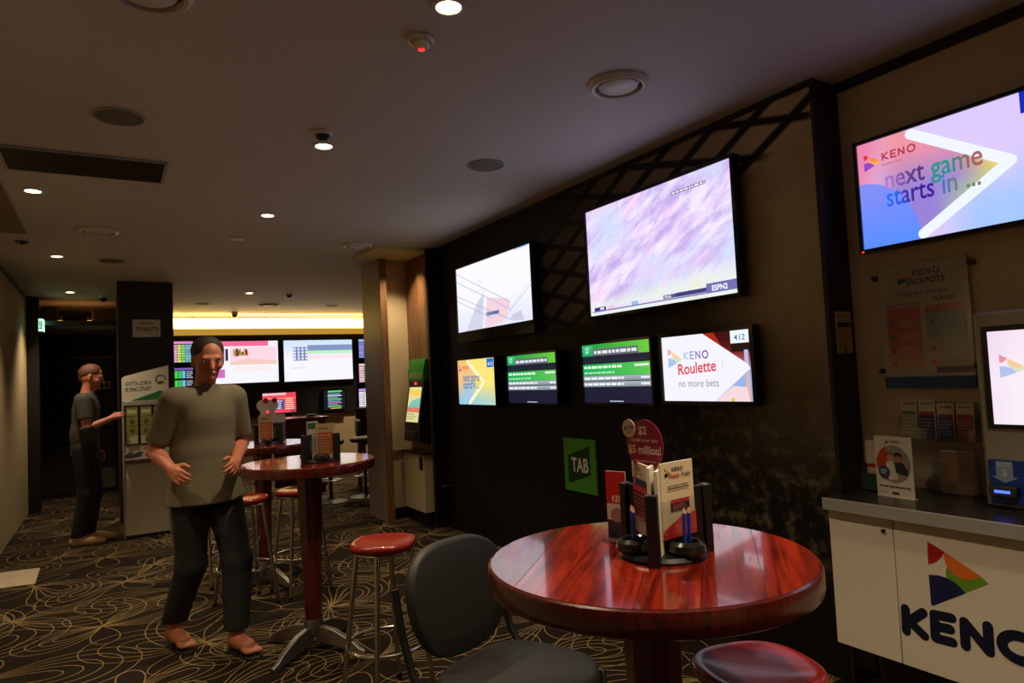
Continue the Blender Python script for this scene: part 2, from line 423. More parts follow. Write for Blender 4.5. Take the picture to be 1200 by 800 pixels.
struct(MB().box(2.49, 6.1, 6.97, 7.1, 0, H).build('wall_right_far', CREAM, smooth=0))
struct(MB().box(5.9, 6.05, 7.1, 13.0, 0, H).build('wall_right_end', CREAM, smooth=0))
struct(MB().box(2.2, KX - .08, 6.2, 6.85, H - .03, H - .001).build('trim_2', M('recess_soffit_paint', (190, 182, 120), .6), smooth=0))

# dark column block between the corridor and the far room
cb = struct(MB().box(.07, .65, 9.0, 12.95, 0, H - .012).build('wall_column', DARKWOOD, bevel=.004))
struct(MB().box(.063, .657, 8.99, 9.0, 0, .1).build('baseboard_column', BLACKPAINT, smooth=0))

# corridor to the toilets
struct(MB().box(-.95, -.80, 10.6, 10.75, 0, H).build('door_frame_1', BLACKPAINT, bevel=.003))
sp = struct(MB().box(-.80, .07, 10.6, 10.72, 2.40, 2.46).build('trim_3', DARKWOOD, bevel=.003))
struct(MB().box(-1.0, .07, 10.72, 12.4, 2.41, 2.46).build('ceiling_corridor', CEILPAINT, smooth=0))
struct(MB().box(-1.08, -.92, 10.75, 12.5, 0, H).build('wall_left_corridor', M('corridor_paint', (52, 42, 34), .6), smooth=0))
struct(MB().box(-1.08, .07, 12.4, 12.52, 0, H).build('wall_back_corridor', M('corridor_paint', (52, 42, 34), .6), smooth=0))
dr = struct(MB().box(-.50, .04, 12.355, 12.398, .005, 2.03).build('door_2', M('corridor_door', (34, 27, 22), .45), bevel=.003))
MB().box(-.49, .03, 12.347, 12.355, .02, .33).build('kick_plate', M('worn_steel', (120, 112, 96), .5, .6), dr)
MB().box(-.52, .055, 12.35, 12.40, 2.03, 2.07).build('door_head', M('door_head_paint', (120, 112, 100), .5), dr)
p = Panel(.0); p.rect(0, 0, .15, .12, (205, 198, 180)); p.rect(.02, .02, .065, .1, (40, 40, 40)); p.rect(.085, .02, .13, .1, (40, 40, 40))
sg = tag(MB().box(0, .15, .001, .008, 0, .12).build('door_sign', WHITEPL), 'small white pictogram sign on the corridor door', 'sign'); sg.location = (-.17, 12.346, 1.55)
p.build('print', sg, PRINT)
MB().cyl((.0, 12.355, 1.0), (.0, 12.30, 1.0), .012).cyl((.0, 12.30, 1.0), (-.1, 12.30, 1.0), .01).build('door_handle', CHROME, dr)

# far wall: lower cream wall, dark screen wall, pelmet and light cove
struct(MB().box(.65, 5.9, BY, BY + .15, 0, H).build('wall_back', CREAM, smooth=0))
struct(MB().box(.65, 5.9, BY - .06, BY, .92, 2.42).build('wall_back_screens', M('dark_screen_wall', (26, 21, 20), .5), smooth=0))
pel = struct(MB().box(.65, 5.9, BY - .14, BY - .02, 2.405, 2.43).box(.65, 5.9, BY - .14, BY - .125, 2.43, 2.515).build('trim_4', ME('lit_pelmet', (214, 158, 62), .75), smooth=0))
struct(MB().box(.65, 5.9, BY - .24, BY - .001, 2.70, 2.718).build('trim_5', M('cove_lip', (110, 90, 60), .5), smooth=0))
struct(MB().box(.66, 5.88, BY - .19, BY - .08, 2.718, 2.726).build('trim_9', ME('cove_uplight', (255, 196, 96), 22.0), smooth=0))
cv = struct(MB().box(.652, 5.898, BY - .07, BY - .02, 2.52, 2.699).build('trim_6', ME('cove_light_strip', (255, 206, 104), 11.0), smooth=0))
# slightly lowered, darker strip on the left ceiling
struct(MB().box(-.93, -.56, 2.6, 6.5, H - .012, H - .001).build('trim_7', M('dark_ceiling_strip', (128, 112, 92), .7), smooth=0))
struct(MB().box(-.932, -.918, -2.0, 10.6, H - .03, H - .001).build('trim_8', M('cornice_bead', (120, 100, 74), .6), smooth=0))  # narrow brown bead along the top of the left wall

# ================================================================== CEILING FITTINGS
LENS = ME('lamp_lens', (255, 226, 170), 14.0)
def downlight(x, y, label, light=True, s=1.0):
    t = thing('ceiling_downlight', label, 'downlight', (x, y, H), group='recessed ceiling downlights')
    MB().lathe([(.062, -.0005), (.062, -.006), (.046, -.007), (.043, -.0005)], 28).build('trim_ring', WHITEPL, t)
    MB().lathe([(.043, -.0015), (.043, -.0045), (.02, -.006), (.001, -.006)], 24).build('lens', LENS, t)
    if light:
        ld = bpy.data.lights.new('downlight_lamp', 'SPOT'); ld.energy = SPOT_W * s; ld.color = (1.0, .81, .55)
        ld.spot_size = math.radians(104); ld.spot_blend = .9; ld.shadow_soft_size = .04
        lo = bpy.data.objects.new('downlight_lamp', ld); COL.objects.link(lo); lo.parent = t; lo.location = (0, 0, -.03)
    return t
downlight(1.05, 2.09, 'brightest ceiling downlight at the top edge of the picture')
downlight(1.03, 3.66, 'ceiling downlight right behind the small ceiling sensor')
downlight(1.05, 5.33, 'ceiling downlight in the middle of the ceiling beyond the long slot vent')
downlight(1.66, 9.82, 'ceiling downlight in the far room near the glowing cove', s=1.6)
downlight(-.41, 5.16, 'ceiling downlight just beyond the left end of the slot vent')
downlight(-.42, 7.52, 'ceiling downlight on the left between round vent and wall')
downlight(-.43, 10.08, 'farthest left ceiling downlight in front of the corridor')
downlight(2.56, 6.47, 'ceiling downlight in the recess above the betting terminal', s=1.2)
downlight(1.05, .5, 'ceiling downlight above the viewer, out of the picture')
downlight(2.0, .3, 'ceiling downlight near the counter, out of the picture', s=.55)
downlight(4.0, 11.6, 'added ceiling downlight at the far wall, unseen behind the stub wall', s=1.6)  # unseen lamp added to brighten the lower far wall
downlight(1.05, -1.1, 'ceiling downlight behind the viewer, out of the picture')
downlight(3.3, 9.8, 'ceiling downlight of the far room hidden behind the stub wall', s=1.6)
downlight(-.41, 2.75, 'ceiling downlight left of the viewer, out of the picture')

def round_vent(x, y, r, label):
    t = thing('round_air_vent', label, 'air vent', (x, y, H), group='round ceiling air vents')
    MB().lathe([(r * 1.12, -.001), (r * 1.12, -.010), (r * .98, -.026), (r * .88, -.022), (r * .86, -.001)], 40).build('outer_ring', WHITEPL, t)
    MB().lathe([(r * .66, -.004), (r * .72, -.016), (r * .66, -.021), (.001, -.021)], 40).build('centre_disc', WHITEPL, t)
    MB().lathe([(r * .86, -.0005), (r * .86, -.003), (.001, -.003)], 32).build('throat', BLACKPL, t)
    return t
round_vent(2.03, 2.34, .125, 'largest round ceiling vent, above the biggest screen')
round_vent(2.05, 6.23, .125, 'round ceiling vent near the recess with the betting terminal')
round_vent(-.07, 6.26, .125, 'round ceiling vent on the left beyond the slot vent')
round_vent(.12, 2.42, .125, 'round ceiling vent cut by the top edge of the picture')
round_vent(2.18, 11.2, .14, 'round ceiling vent in the middle of the far room ceiling')
def speaker(x, y, r, label, dark=False):
    t = thing('ceiling_speaker', label, 'speaker', (x, y, H), group='round ceiling speakers')
    MB().lathe([(r * 1.08, -.001), (r * 1.08, -.006), (r, -.010), (r * .97, -.001)], 36).build('rim', GREYEDGE, t)
    MB().lathe([(r * .97, -.001), (r * .97, -.007), (r * .5, -.011), (.001, -.012)], 36).build('grille', DARKGRILLE, t)
speaker(.05, 3.63, .105, 'dark round ceiling speaker above the slot vent')
speaker(2.03, 3.62, .105, 'grey round ceiling speaker left of the biggest screen')
speaker(.02, 7.64, .11, 'brownish round ceiling speaker in front of the dark column')
speaker(1.21, 11.19, .10, 'round ceiling speaker in the far room beside the dark column')
speaker(3.2, 11.22, .10, 'round ceiling speaker in the far room beside the stub wall')
def sensor(x, y, label, cat, led):
    t = thing('ceiling_sensor', label, cat, (x, y, H), group='small domes on the ceiling')
    MB().lathe([(.052, -.0005), (.052, -.012), (.040, -.020), (.036, -.0005)], 28).build('base', WHITEPL, t)
    MB().lathe([(.036, -.018), (.034, -.034), (.024, -.044), (.001, -.047)], 24).build('dome', WHITEPL if led else BLACKPL, t)
    if led: MB().lathe([(.012, -.043), (.012, -.047), (.006, -.051), (.001, -.052)], 14).build('indicator', ME('red_indicator', (255, 30, 30), 4.0), t)
    return t
sensor(1.05, 2.34, 'smoke detector with a glowing red lamp on the ceiling', 'smoke detector', True)
sensor(.97, 3.46, 'small sensor dome on the ceiling close to a lit downlight', 'sensor', False)
sensor(2.22, 9.92, 'small sensor dome on the far room ceiling near the downlight', 'sensor', False)
tag(MB().lathe([(.06, -.0005), (.06, -.008), (.03, -.012), (.001, -.012)], 24, (.97, 6.25, H)).build('round_cover_plate', WHITEPL), 'small white round cap in the middle of the ceiling', 'ceiling cap')
tag(MB().lathe([(.05, -.0005), (.05, -.008), (.02, -.02), (.001, -.03)], 20, (-.63, 6.89, H)).build('sprinkler', BLACKPL), 'small dark sprinkler close to the left wall', 'sprinkler')
def dome_cam(x, y, label):
    t = thing('security_camera', label, 'camera', (x, y, H))
    MB().lathe([(.055, -.0005), (.055, -.04), (.05, -.05), (.045, -.0005)], 24).build('mount', WHITEPL, t)
    MB().lathe([(.046, -.045), (.044, -.07), (.030, -.09), (.001, -.098)], 24).build('dome', BLACKPL, t)
dome_cam(-.08, 10.28, 'dome security camera above the corridor opening')
dome_cam(1.83, 12.3, 'dome security camera in front of the glowing cove')
# slot vent
t = thing('slot_vent', 'long dark rectangular slot vent in the ceiling at the left', 'air vent', (-.10, 4.475, H))
MB().box(-.40, .40, -.215, -.20, -.012, -.001).box(-.40, .40, .20, .215, -.012, -.001).box(-.40, -.385, -.2, .2, -.012, -.001).box(.385, .40, -.2, .2, -.012, -.001).build('frame', GREYEDGE, t)
MB().box(-.385, .385, -.2, .2, -.003, -.001).build('backing', BLACKPAINT, t, smooth=0)
for k in range(9):
    y0 = -.185 + k * .044
    MB().raw([(-.385, y0, -.004), (.385, y0, -.004), (.385, y0 + .03, -.011), (-.385, y0 + .03, -.011), (-.385, y0, -.006), (.385, y0, -.006), (.385, y0 + .03, -.013), (-.385, y0 + .03, -.013)],
             [(0, 1, 2, 3), (7, 6, 5, 4), (0, 4, 5, 1), (2, 6, 7, 3), (0, 3, 7, 4), (1, 5, 6, 2)]).build('slat', BLACKPAINT, t, smooth=0)

# ================================================================== SCREENS
def tv(name, label, loc, wd, ht, rz, art, bez=.018, dep=.05, chin=0.0, group=None, led=None, vmat=None, tilt=0.0):
    """wall screen; loc = centre of the picture on the front face, art(panel, w, h) draws the picture from its lower left corner"""
    t = thing(name, label, 'screen', loc, rz, group); t.rotation_euler = (0, 0, rz)
    x, z = wd / 2, ht / 2
    mb = MB().box(-x - bez, x + bez, .004, dep, -z - bez - chin, z + bez)
    mb.build('casing', BLACKPL, t, bevel=.004)
    fr = MB().box(-x - bez, x + bez, -.006, .006, z, z + bez).box(-x - bez, x + bez, -.006, .006, -z - bez - chin, -z).box(-x - bez, -x, -.006, .006, -z, z).box(x, x + bez, -.006, .006, -z, z)
    fr.build('bezel', M('gloss_black_bezel', (14, 14, 15), .12), t)
    if dep < .09: MB().box(-.12, .12, dep, dep + .035, -.12, .12).build('bracket', BLACKPAINT, t)
    p = Panel(-.0035, .00004); art(p, wd, ht)
    p.mb.v = [(a - x, b, c - z) for (a, b, c) in p.mb.v]
    o = p.build('display', t, SCREEN)
    if vmat: o.data.materials[0] = vmat
    if led: MB().box(-x - bez + .01, -x - bez + .02, -.008, -.005, -z - bez + .002, -z - bez + .008).build('standby_lamp', ME('standby_red', (255, 40, 30), 3), t)
    return t
def video_mat():
    """out of focus field sports picture: lilac and white streaks, pale green below"""
    t = NT('blurred_sports_video'); X, Y, Z = t.xyz(t.coord())
    v = t.mapping(t.vec(X, Z), scale=(1, 1, 1), rot=(0, 0, -.5)); v2 = t.mapping(v, scale=(2.2, 7.0, 1))
    a = t.noise(v2, 1.6, 6, .62, .3); b = t.noise(t.vec(X, Z), 2.2, 2); fine = t.noise(t.mapping(v, scale=(14, 42, 1)), 1.0, 3)
    c = t.mix(t.ss(a, .36, .62), lin((192, 166, 226)), lin((238, 226, 252)))
    c = t.mix(t.ss(b, .45, .7), c, lin((205, 214, 244)))
    c = t.mix(t.m_('MULTIPLY', t.ss(b, .38, .2), .0), c, lin((230, 190, 225)))
    pk = t.noise(t.mapping(v, scale=(2, 5, 1), loc=(3, 1, 0)), 1.2, 2)
    c = t.mix(t.m_('MULTIPLY', t.ss(pk, .5, .68), .6), c, lin((246, 205, 238)))
    c = t.mix(t.m_('MULTIPLY', t.ss(fine, .5, .75), .16), c, lin((150, 120, 200)))
    low = t.m_('SUBTRACT', 1.0, t.ss(t.m_('ADD', Z, t.m_('MULTIPLY', X, -.06)), -.30, -.17))
    c = t.mix(t.m_('MULTIPLY', low, .9), c, t.mix(t.ss(t.noise(t.vec(X, Z), 4, 2), .5, .7), lin((226, 232, 226)), lin((230, 234, 190))))
    t.set(**{'Base Color': (.01, .01, .01), 'Emission Color': c, 'Emission Strength': 1.12, 'Roughness': .25})
    return t.m
VIDEO = video_mat()
# --- the biggest screen: video sheet, then captions as a second sheet on top
t = tv('wall_screen', 'biggest screen on the mural wall showing a blurred lilac sports picture', (2.76, 2.97, 2.168), 1.235, .70, FX, lambda p, w_, h_: p.rect(0, 0, w_, h_, (200, 200, 220)), bez=.02, vmat=VIDEO)
p = Panel(-.003, .00004)
def cap(p):
    p.rect(.80, .615, 1.06, .632, (70, 66, 90)); p.lines(.805, .617, 1.055, .630, 1, (240, 240, 250), .8, 3, 0)
    p.rect(.02, .022, 1.235, .030, (120, 120, 180)); p.rect(.04, .030, .16, .052, (70, 40, 130)); p.rect(.10, .034, .14, .048, (230, 230, 250))
    p.rect(.18, .030, .25, .052, (235, 200, 230)); p.rect(.26, .030, .40, .052, (225, 225, 240)); p.rect(.41, .030, .47, .052, (150, 190, 230))
    p.rect(.47, .030, .68, .055, (236, 226, 246)); p.rect(.69, .032, .79, .054, (90, 84, 130)); p.text('FINAL', .70, .035, .022, (245, 245, 250), bold=.02)
    p.rect(.79, .032, 1.02, .056, (64, 62, 130)); p.rect(1.02, .022, 1.235, .075, (112, 110, 176)); p.text('ESPN2', 1.06, .033, .040, (244, 244, 252), bold=.03)
cap(p); p.mb.v = [(a - .6175, b, c - .35) for (a, b, c) in p.mb.v]; p.build('caption_bar', t, SCREEN)

def art_paddock(p, w_, h_):
    p.grad(0, 0, w_, h_, lambda a, b: mixc((246, 246, 252), (222, 226, 246), sm(.55, .0, b) * .8))
    p.poly([(w_ * .12, 0), (w_ * .36, 0), (w_ * .40, h_ * .52), (w_ * .30, h_ * .40)], (206, 208, 228))
    p.poly([(w_ * .40, 0), (w_ * .66, h_ * .06), (w_ * .74, h_ * .30), (w_ * .70, h_ * .36), (w_ * .44, h_ * .44)], (240, 208, 222))
    p.poly([(w_ * .72, h_ * .05), (w_ * .9, h_ * .02), (w_ * .86, h_ * .16), (w_ * .76, h_ * .12)], (206, 200, 226))
    for (a, b, c, d_) in ((0, .93, .74, .30), (0, .80, .74, .20), (0, .57, .72, .07), (0, .50, .5, .13)):
        p.stroke([(w_ * a, h_ * b), (w_ * c, h_ * d_)], .006, (172, 172, 200))
    p.stroke([(w_ * .68, h_ * .12), (w_, h_ * .48)], .006, (188, 186, 210)); p.stroke([(w_ * .72, h_ * .18), (w_ * .98, h_ * .52)], .004, (196, 194, 216))
    for k in range(18): p.stroke([(w_ * (.02 + .02 * k), 0), (w_ * (.02 + .02 * k), h_ * (.42 - .012 * k))], .003, (224, 222, 238))
    p.rect(w_ * .42, h_ * .17, w_ * .60, h_ * .23, (150, 164, 206)); p.lines(w_ * .44, h_ * .18, w_ * .59, h_ * .22, 1, (80, 90, 140), .8, 4, 0)
    r = random.Random(3)
    for k in range(60): p.disc(w_ * (.24 + r.gauss(.12, .09)), h_ * (.62 + r.gauss(0, .1)), .004 + r.random() * .004, (214, 212, 228), 6)
    p.rect(w_ * .82, h_ * .985, w_ * .98, h_ * 1.0, (150, 190, 240))
tv('wall_screen', 'pale washed-out screen high on the mural wall beside the black end panel', (2.76, 4.945, 2.16), 1.29, .585, FX, art_paddock, bez=.02, chin=.075)
def art_keno_next(p, w_, h_, yellow=False):
    def bg(a, b):
        if yellow: return mixc(mixc((250, 190, 120), (250, 226, 120), sm(0, .5, a)), (140, 200, 235), sm(.55, .0, b) * (1 - a * .4))
        c = mixc((232, 130, 170), (218, 200, 250), sm(.02, .35, a + (1 - b) * .25)); c = mixc(c, (120, 196, 246), sm(.7, .95, a) * sm(.75, .4, b))
        return mixc(c, (150, 196, 252), sm(.35, .6, a) * sm(.6, .1, b) * .8)
    p.grad(0, 0, w_, h_, bg, 40, 24)
    def inner(a, b):
        if yellow: return mixc(mixc((160, 200, 225), (250, 190, 110), sm(.2, .9, b)), (250, 225, 90), sm(.3, .7, a))
        c = mixc((150, 128, 214), (238, 148, 160), sm(.4, .9, b)); c = mixc(c, (240, 220, 96), sm(.45, .70, a)); return mixc(c, (170, 210, 150), sm(.35, .5, a) * sm(.55, .3, b) * .6)
    tip, n = (.70, .49), 18
    for k in range(n):          # triangle in vertical strips so that its colours run softly
        s0, s1 = k / n, (k + 1) / n; p.k += 0 if k else 1
        def edge(s_): a = .06 + (tip[0] - .06) * s_; lo = 0.0 if a < .30 else (a - .30) / (tip[0] - .30) * tip[1]; hi = 1.0 if a < .26 else 1 - (a - .26) / (tip[0] - .26) * (1 - tip[1]); return a, lo, hi
        A, B = edge(s0), edge(s1); q = []
        for (u_, v_) in [(A[0], A[1] + (A[2] - A[1]) * m_ / 6) for m_ in range(7)] + [(B[0], B[1] + (B[2] - B[1]) * m_ / 6) for m_ in range(7)]: q.append((u_, v_))
        fd = lambda u_, v_: mixc(bg(u_, v_), inner(u_, v_), sm(.05, .22, u_))
        i0 = len(p.mb.v); p.mb.raw([p.P(w_ * x, h_ * y) for x, y in q], [(m_, m_ + 7, m_ + 8, m_ + 1) for m_ in range(6)], (1, 1, 1)); p.mb.c[i0:] = [lin(fd(x, y)) for x, y in q]
    if not yellow:
        arc = [(0, 0)] + [(.30 * math.cos(math.radians(t_)), .62 * math.sin(math.radians(t_))) for t_ in range(0, 91, 6)]
        i0 = len(p.mb.v); p.k += 1; p.mb.raw([p.P(w_ * x, h_ * y) for x, y in arc], [tuple(range(len(arc)))], (1, 1, 1)); p.mb.c[i0:] = [lin(mixc((84, 140, 252), (150, 140, 240), y * 1.2)) for x, y in arc]
    p.stroke([(w_ * .308, h_ * .045), (w_ * .705, h_ * .49), (w_ * .28, h_ * .955)], .09 * h_, (236, 242, 255) if not yellow else (250, 244, 200))
    p.logo(w_ * .033, h_ * .735, h_ * .162, ((225, 50, 60), (245, 140, 60), (250, 170, 90), (150, 70, 190)))
    p.keno(w_ * .13, h_ * .79, h_ * .075, (180, 56, 80) if not yellow else (220, 90, 60)); p.lines(w_ * .13, h_ * .735, w_ * .24, h_ * .765, 1, (205, 120, 140), .6, 3, .2)
    dull = (110, 120, 150)
    p.text('next game', w_ * .14, h_ * .52, h_ * .25, (lambda q: mixc(mixc((176, 120, 196), (80, 56, 130), sm(.0, .35, q)), mixc((30, 150, 140), (170, 96, 90), sm(.62, .95, q)), sm(.42, .52, q))) if not yellow else dull, bold=.012, width=w_ * .455)
    p.text('starts in ...', w_ * .14, h_ * .355, h_ * .25, (lambda q: mixc(mixc((40, 110, 240), (60, 30, 150), sm(.05, .35, q)), mixc((70, 110, 200), (120, 130, 110), sm(.6, .8, q)), sm(.5, .6, q))) if not yellow else (70, 120, 190), bold=.012, width=w_ * .44)
    if yellow:
        p.rect(w_ * .80, h_ * .80, w_ * .97, h_ * .99, (30, 110, 210)); p.text('412', w_ * .885, h_ * .84, h_ * .10, (240, 245, 255), 'c', .01, width=w_ * .12)
    else:
        p.rect(w_ * .757, h_ * .83, w_, h_, (16, 40, 190)); p.text('GAME', w_ * .775, h_ * .91, h_ * .065, (220, 230, 255), 'l', .01)
tv('wall_screen', 'small yellow and blue keno countdown screen in the lower row beside the black end panel', (2.76, 5.29, 1.412), .70, .40, FX, lambda p, w_, h_: art_keno_next(p, w_, h_, True), bez=.015)
def art_bets(p, w_, h_, seed):
    p.rect(0, 0, w_, h_, (26, 26, 50)); p.rect(0, h_ * .69, w_, h_ * .72, (20, 40, 40))
    p.grad(0, h_ * .80, w_, h_, lambda a, b: mixc((16, 150, 70), (110, 200, 60), a), 8, 1)
    p.grad(0, h_ * .80, w_ * .17, h_ * .98, lambda a, b: mixc((10, 160, 90), (70, 190, 140), b), 2, 2)
    p.poly([(w_ * .05, h_ * .84), (w_ * .11, h_ * .86), (w_ * .11, h_ * .97), (w_ * .05, h_ * .95)], (150, 220, 190)); p.text('TAB', w_ * .08, h_ * .89, h_ * .04, (20, 120, 70), 'c', .02)
    p.rect(w_ * .17, h_ * .80, w_ * .84, h_ * .92, (96, 104, 118)); p.lines(w_ * .19, h_ * .82, w_ * .82, h_ * .90, 1, (226, 230, 236), .65, seed, 0)
    p.grad(0, h_ * .46, w_, h_ * .66, lambda a, b: mixc((20, 170, 90), (110, 205, 80), a * .8), 8, 1)
    p.lines(w_ * .02, h_ * .57, w_ * .6, h_ * .64, 1, (225, 250, 225), .6, seed + 1, 0); p.lines(w_ * .02, h_ * .48, w_ * .5, h_ * .54, 1, (170, 235, 180), .5, seed + 2, 0); p.lines(w_ * .78, h_ * .58, w_ * .97, h_ * .64, 1, (235, 250, 230), .6, seed + 3, 0)
    for k in range(2):
        v = h_ * (.37 - k * .10); p.grad(0, v, w_, v + h_ * .085, lambda a, b: mixc((130, 142, 150), (172, 182, 190), b), 2, 4)
        p.lines(w_ * .02, v + h_ * .015, w_ * .62, v + h_ * .07, 1, (245, 248, 250), .6, seed + 5 + k, 0); p.lines(w_ * .86, v + h_ * .015, w_ * .97, v + h_ * .07, 1, (245, 248, 250), .6, seed + 9, 0)
    p.lines(w_ * .40, h_ * .015, w_ * .6, h_ * .04, 1, (200, 205, 220), .7, 2, 0)
tv('wall_screen', 'green and navy betting list screen, left one of the pair in the lower row', (2.76, 4.378, 1.42), .70, .375, FX, lambda p, w_, h_: art_bets(p, w_, h_, 11), bez=.017, group='betting list screens')
tv('wall_screen', 'green and navy betting list screen, right one of the pair, above the green TAB sign', (2.76, 3.372, 1.438), .675, .385, FX, lambda p, w_, h_: art_bets(p, w_, h_, 31), bez=.017, group='betting list screens')
def art_roulette(p, w_, h_):
    p.grad(0, 0, w_, h_, lambda a, b: mixc(mixc((150, 26, 26), (60, 8, 10), sm(.6, .9, b)), (150, 178, 230), sm(.75, .35, b)))
    p.rect(w_ * .80, h_ * .70, w_, h_, (24, 10, 14)); p.poly([(w_ * .5, h_), (w_ * .62, h_), (w_ * .70, h_ * .8), (w_ * .60, h_ * .8)], (170, 40, 20))
    p.grad(w_ * .93, 0, w_ * .97, h_ * .72, lambda a, b: mixc((250, 170, 130), (170, 190, 240), b), 2, 8)
    p.poly([(0, 0), (w_ * .60, 0), (w_ * .985, h_ * .46), (w_ * .96, h_ * .52), (w_ * .50, h_), (0, h_)], (240, 240, 250))
    p.poly([(w_ * .60, 0), (w_ * .96, 0), (w_ * .94, h_ * .20), (w_ * .80, h_ * .22)], (240, 214, 220)); p.disc(w_ * .79, h_ * .02, .012, (220, 200, 60))
    p.logo(w_ * .07, h_ * .52, h_ * .30, ((240, 170, 170), (250, 205, 160), (200, 225, 190), (170, 190, 235)))
    p.keno(w_ * .265, h_ * .63, h_ * .125, lambda q: mixc((170, 200, 225), (110, 50, 160), q), .17, .2)
    p.text('Roulette', w_ * .19, h_ * .40, h_ * .24, (226, 52, 66), bold=.015, width=w_ * .44, slope=.06); p.text('no more bets', w_ * .19, h_ * .215, h_ * .16, (140, 145, 165), bold=.002, width=w_ * .46)
    p.rect(w_ * .80, h_ * .82, w_ * .985, h_ * 1.0, (236, 244, 250)); p.text('412', w_ * .893, h_ * .86, h_ * .12, (60, 100, 150), 'c', .005, width=w_ * .11)
    p.stroke([(w_ * .70, h_ * .5), (w_ * .71, h_ * .62)], .004, (236, 180, 180))
tv('wall_screen', 'bright white keno roulette screen at the near end of the lower row', (2.76, 2.617, 1.445), .635, .365, FX, art_roulette, bez=.022)
tv('wall_screen', 'pink and blue keno countdown screen high on the wall above the counter', (2.93, 1.3545, 2.177), .845, .475, FX, art_keno_next, bez=.016, led=True)

# --- far wall screens
def art_race(p, w_, h_):
    p.rect(0, 0, w_, h_, (242, 240, 250)); p.rect(w_ * .13, h_ * .88, w_ * .87, h_, (236, 110, 150)); p.rect(w_ * .2, h_ * .88, w_ * .25, h_, (250, 225, 232))
    p.rect(w_ * .36, h_ * .44, w_ * .98, h_ * .86, (248, 214, 226)); p.poly([(w_ * .36, h_ * .44), (w_ * .98, h_ * .44), (w_ * .98, h_ * .52), (w_ * .6, h_ * .58), (w_ * .36, h_ * .50)], (240, 200, 190))
    p.rect(w_ * .06, h_ * .54, w_ * .13, h_ * .86, (40, 200, 150))
    for k in range(4): p.rect(w_ * (.15 + .05 * k), h_ * .54, w_ * (.185 + .05 * k), h_ * .82, (50, 46, 90))
    r = random.Random(5)
    for k in range(16): p.rect(w_ * (.40 + .012 * k), h_ * (.62 + r.random() * .05), w_ * (.415 + .012 * k), h_ * (.74 + r.random() * .1), r.choice([(60, 120, 50), (220, 60, 50), (240, 200, 60), (40, 50, 40), (90, 200, 110), (240, 130, 60)]))
    p.rect(w_ * .02, h_ * .36, w_ * .12, h_ * .40, (60, 190, 140)); p.rect(w_ * .02, h_ * .14, w_ * .14, h_ * .34, (236, 190, 214)); p.rect(w_ * .14, h_ * .14, w_ * .29, h_ * .34, (206, 110, 190))
    p.lines(w_ * .4, h_ * .28, w_ * .9, h_ * .40, 2, (250, 226, 220), .6, 4)
def art_white(p, w_, h_):
    p.grad(0, 0, w_, h_, lambda a, b: mixc((244, 242, 252), (206, 226, 250), sm(.5, 1, b)), 4, 6)
    p.rect(w_ * .34, h_ * .74, w_, h_ * .88, (128, 150, 190)); p.rect(w_ * .34, h_ * .66, w_, h_ * .74, (190, 236, 190)); p.rect(w_ * .34, h_ * .54, w_, h_ * .62, (250, 224, 232))
    for k in range(5): p.rect(w_ * .13, h_ * (.50 + .075 * k), w_ * .34, h_ * (.53 + .075 * k), (150, 160, 205))
    for k in range(3): p.rect(w_ * (.17 + .055 * k), h_ * .5, w_ * (.195 + .055 * k), h_ * .84, (120, 130, 190))
    p.rect(w_ * .1, h_ * .30, w_ * .3, h_ * .35, (236, 226, 240))
def art_table(cols, hdr, seed, bg=(40, 30, 60)):
    def f(p, w_, h_):
        r = random.Random(seed); p.rect(0, 0, w_, h_, bg); p.rect(0, h_ * .88, w_, h_, hdr)
        n = len(cols)
        for i, c in enumerate(cols):
            for k in range(7): 
                q = mixc(c, (250, 250, 250), r.random() * .35); p.rect(w_ * (i / n + .01), h_ * (.02 + k * .12), w_ * ((i + 1) / n - .01), h_ * (.12 + k * .12), q)
    return f
def art_two(p, w_, h_):
    p.rect(0, 0, w_, h_, (20, 22, 36)); p.rect(0, h_ * .9, w_, h_, (120, 90, 170))
    for j in range(2):
        for k in range(3):
            p.rect(w_ * (.04 + .19 * k), h_ * (.08 + .44 * j), w_ * (.2 + .19 * k), h_ * (.42 + .44 * j), ((70, 210, 60), (60, 190, 110), (110, 190, 220))[k])
        p.lines(w_ * .64, h_ * (.06 + .44 * j), w_ * .98, h_ * (.42 + .44 * j), 4, (190, 190, 210), .5, 3 + j)
def art_red(p, w_, h_):
    p.rect(0, 0, w_, h_, (234, 70, 92)); p.rect(0, h_ * .88, w_ * .7, h_, (240, 190, 196)); p.rect(w_ * .06, h_ * .18, w_ * .64, h_ * .64, (74, 78, 140))
    p.lines(w_ * .08, h_ * .18, w_ * .62, h_ * .64, 4, (226, 228, 245), .5, 8); p.lines(w_ * .68, h_ * .14, w_ * .95, h_ * .74, 6, (250, 236, 190), .45, 9); p.rect(0, h_ * .70, w_, h_ * .76, (245, 130, 100))
def art_night(p, w_, h_):
    p.rect(0, 0, w_, h_, (16, 22, 40)); p.rect(w_ * .2, h_ * .9, w_ * .85, h_ * .98, (90, 220, 130))
    for k in range(4): p.rect(w_ * .18, h_ * (.12 + .19 * k), w_ * .84, h_ * (.16 + .19 * k), ((110, 230, 90), (230, 120, 200), (120, 230, 130), (230, 240, 240))[k]); p.lines(w_ * .2, h_ * (.18 + .19 * k), w_ * .8, h_ * (.28 + .19 * k), 2, (150, 200, 220), .5, k)
    p.rect(w_ * .3, h_ * .03, w_ * .8, h_ * .07, (240, 190, 60))
YB = BY - .146
def fsx(name, label, x0, x1, z0, z1, art, **kw): return tv(name, label, ((x0 + x1) / 2, YB, (z0 + z1) / 2), x1 - x0, z1 - z0, 0, art, bez=.02, dep=.05, **kw)
fsx('wall_screen', 'large far wall screen with a pink racing broadcast', 1.335, 2.60, 1.55, 2.29, art_race)
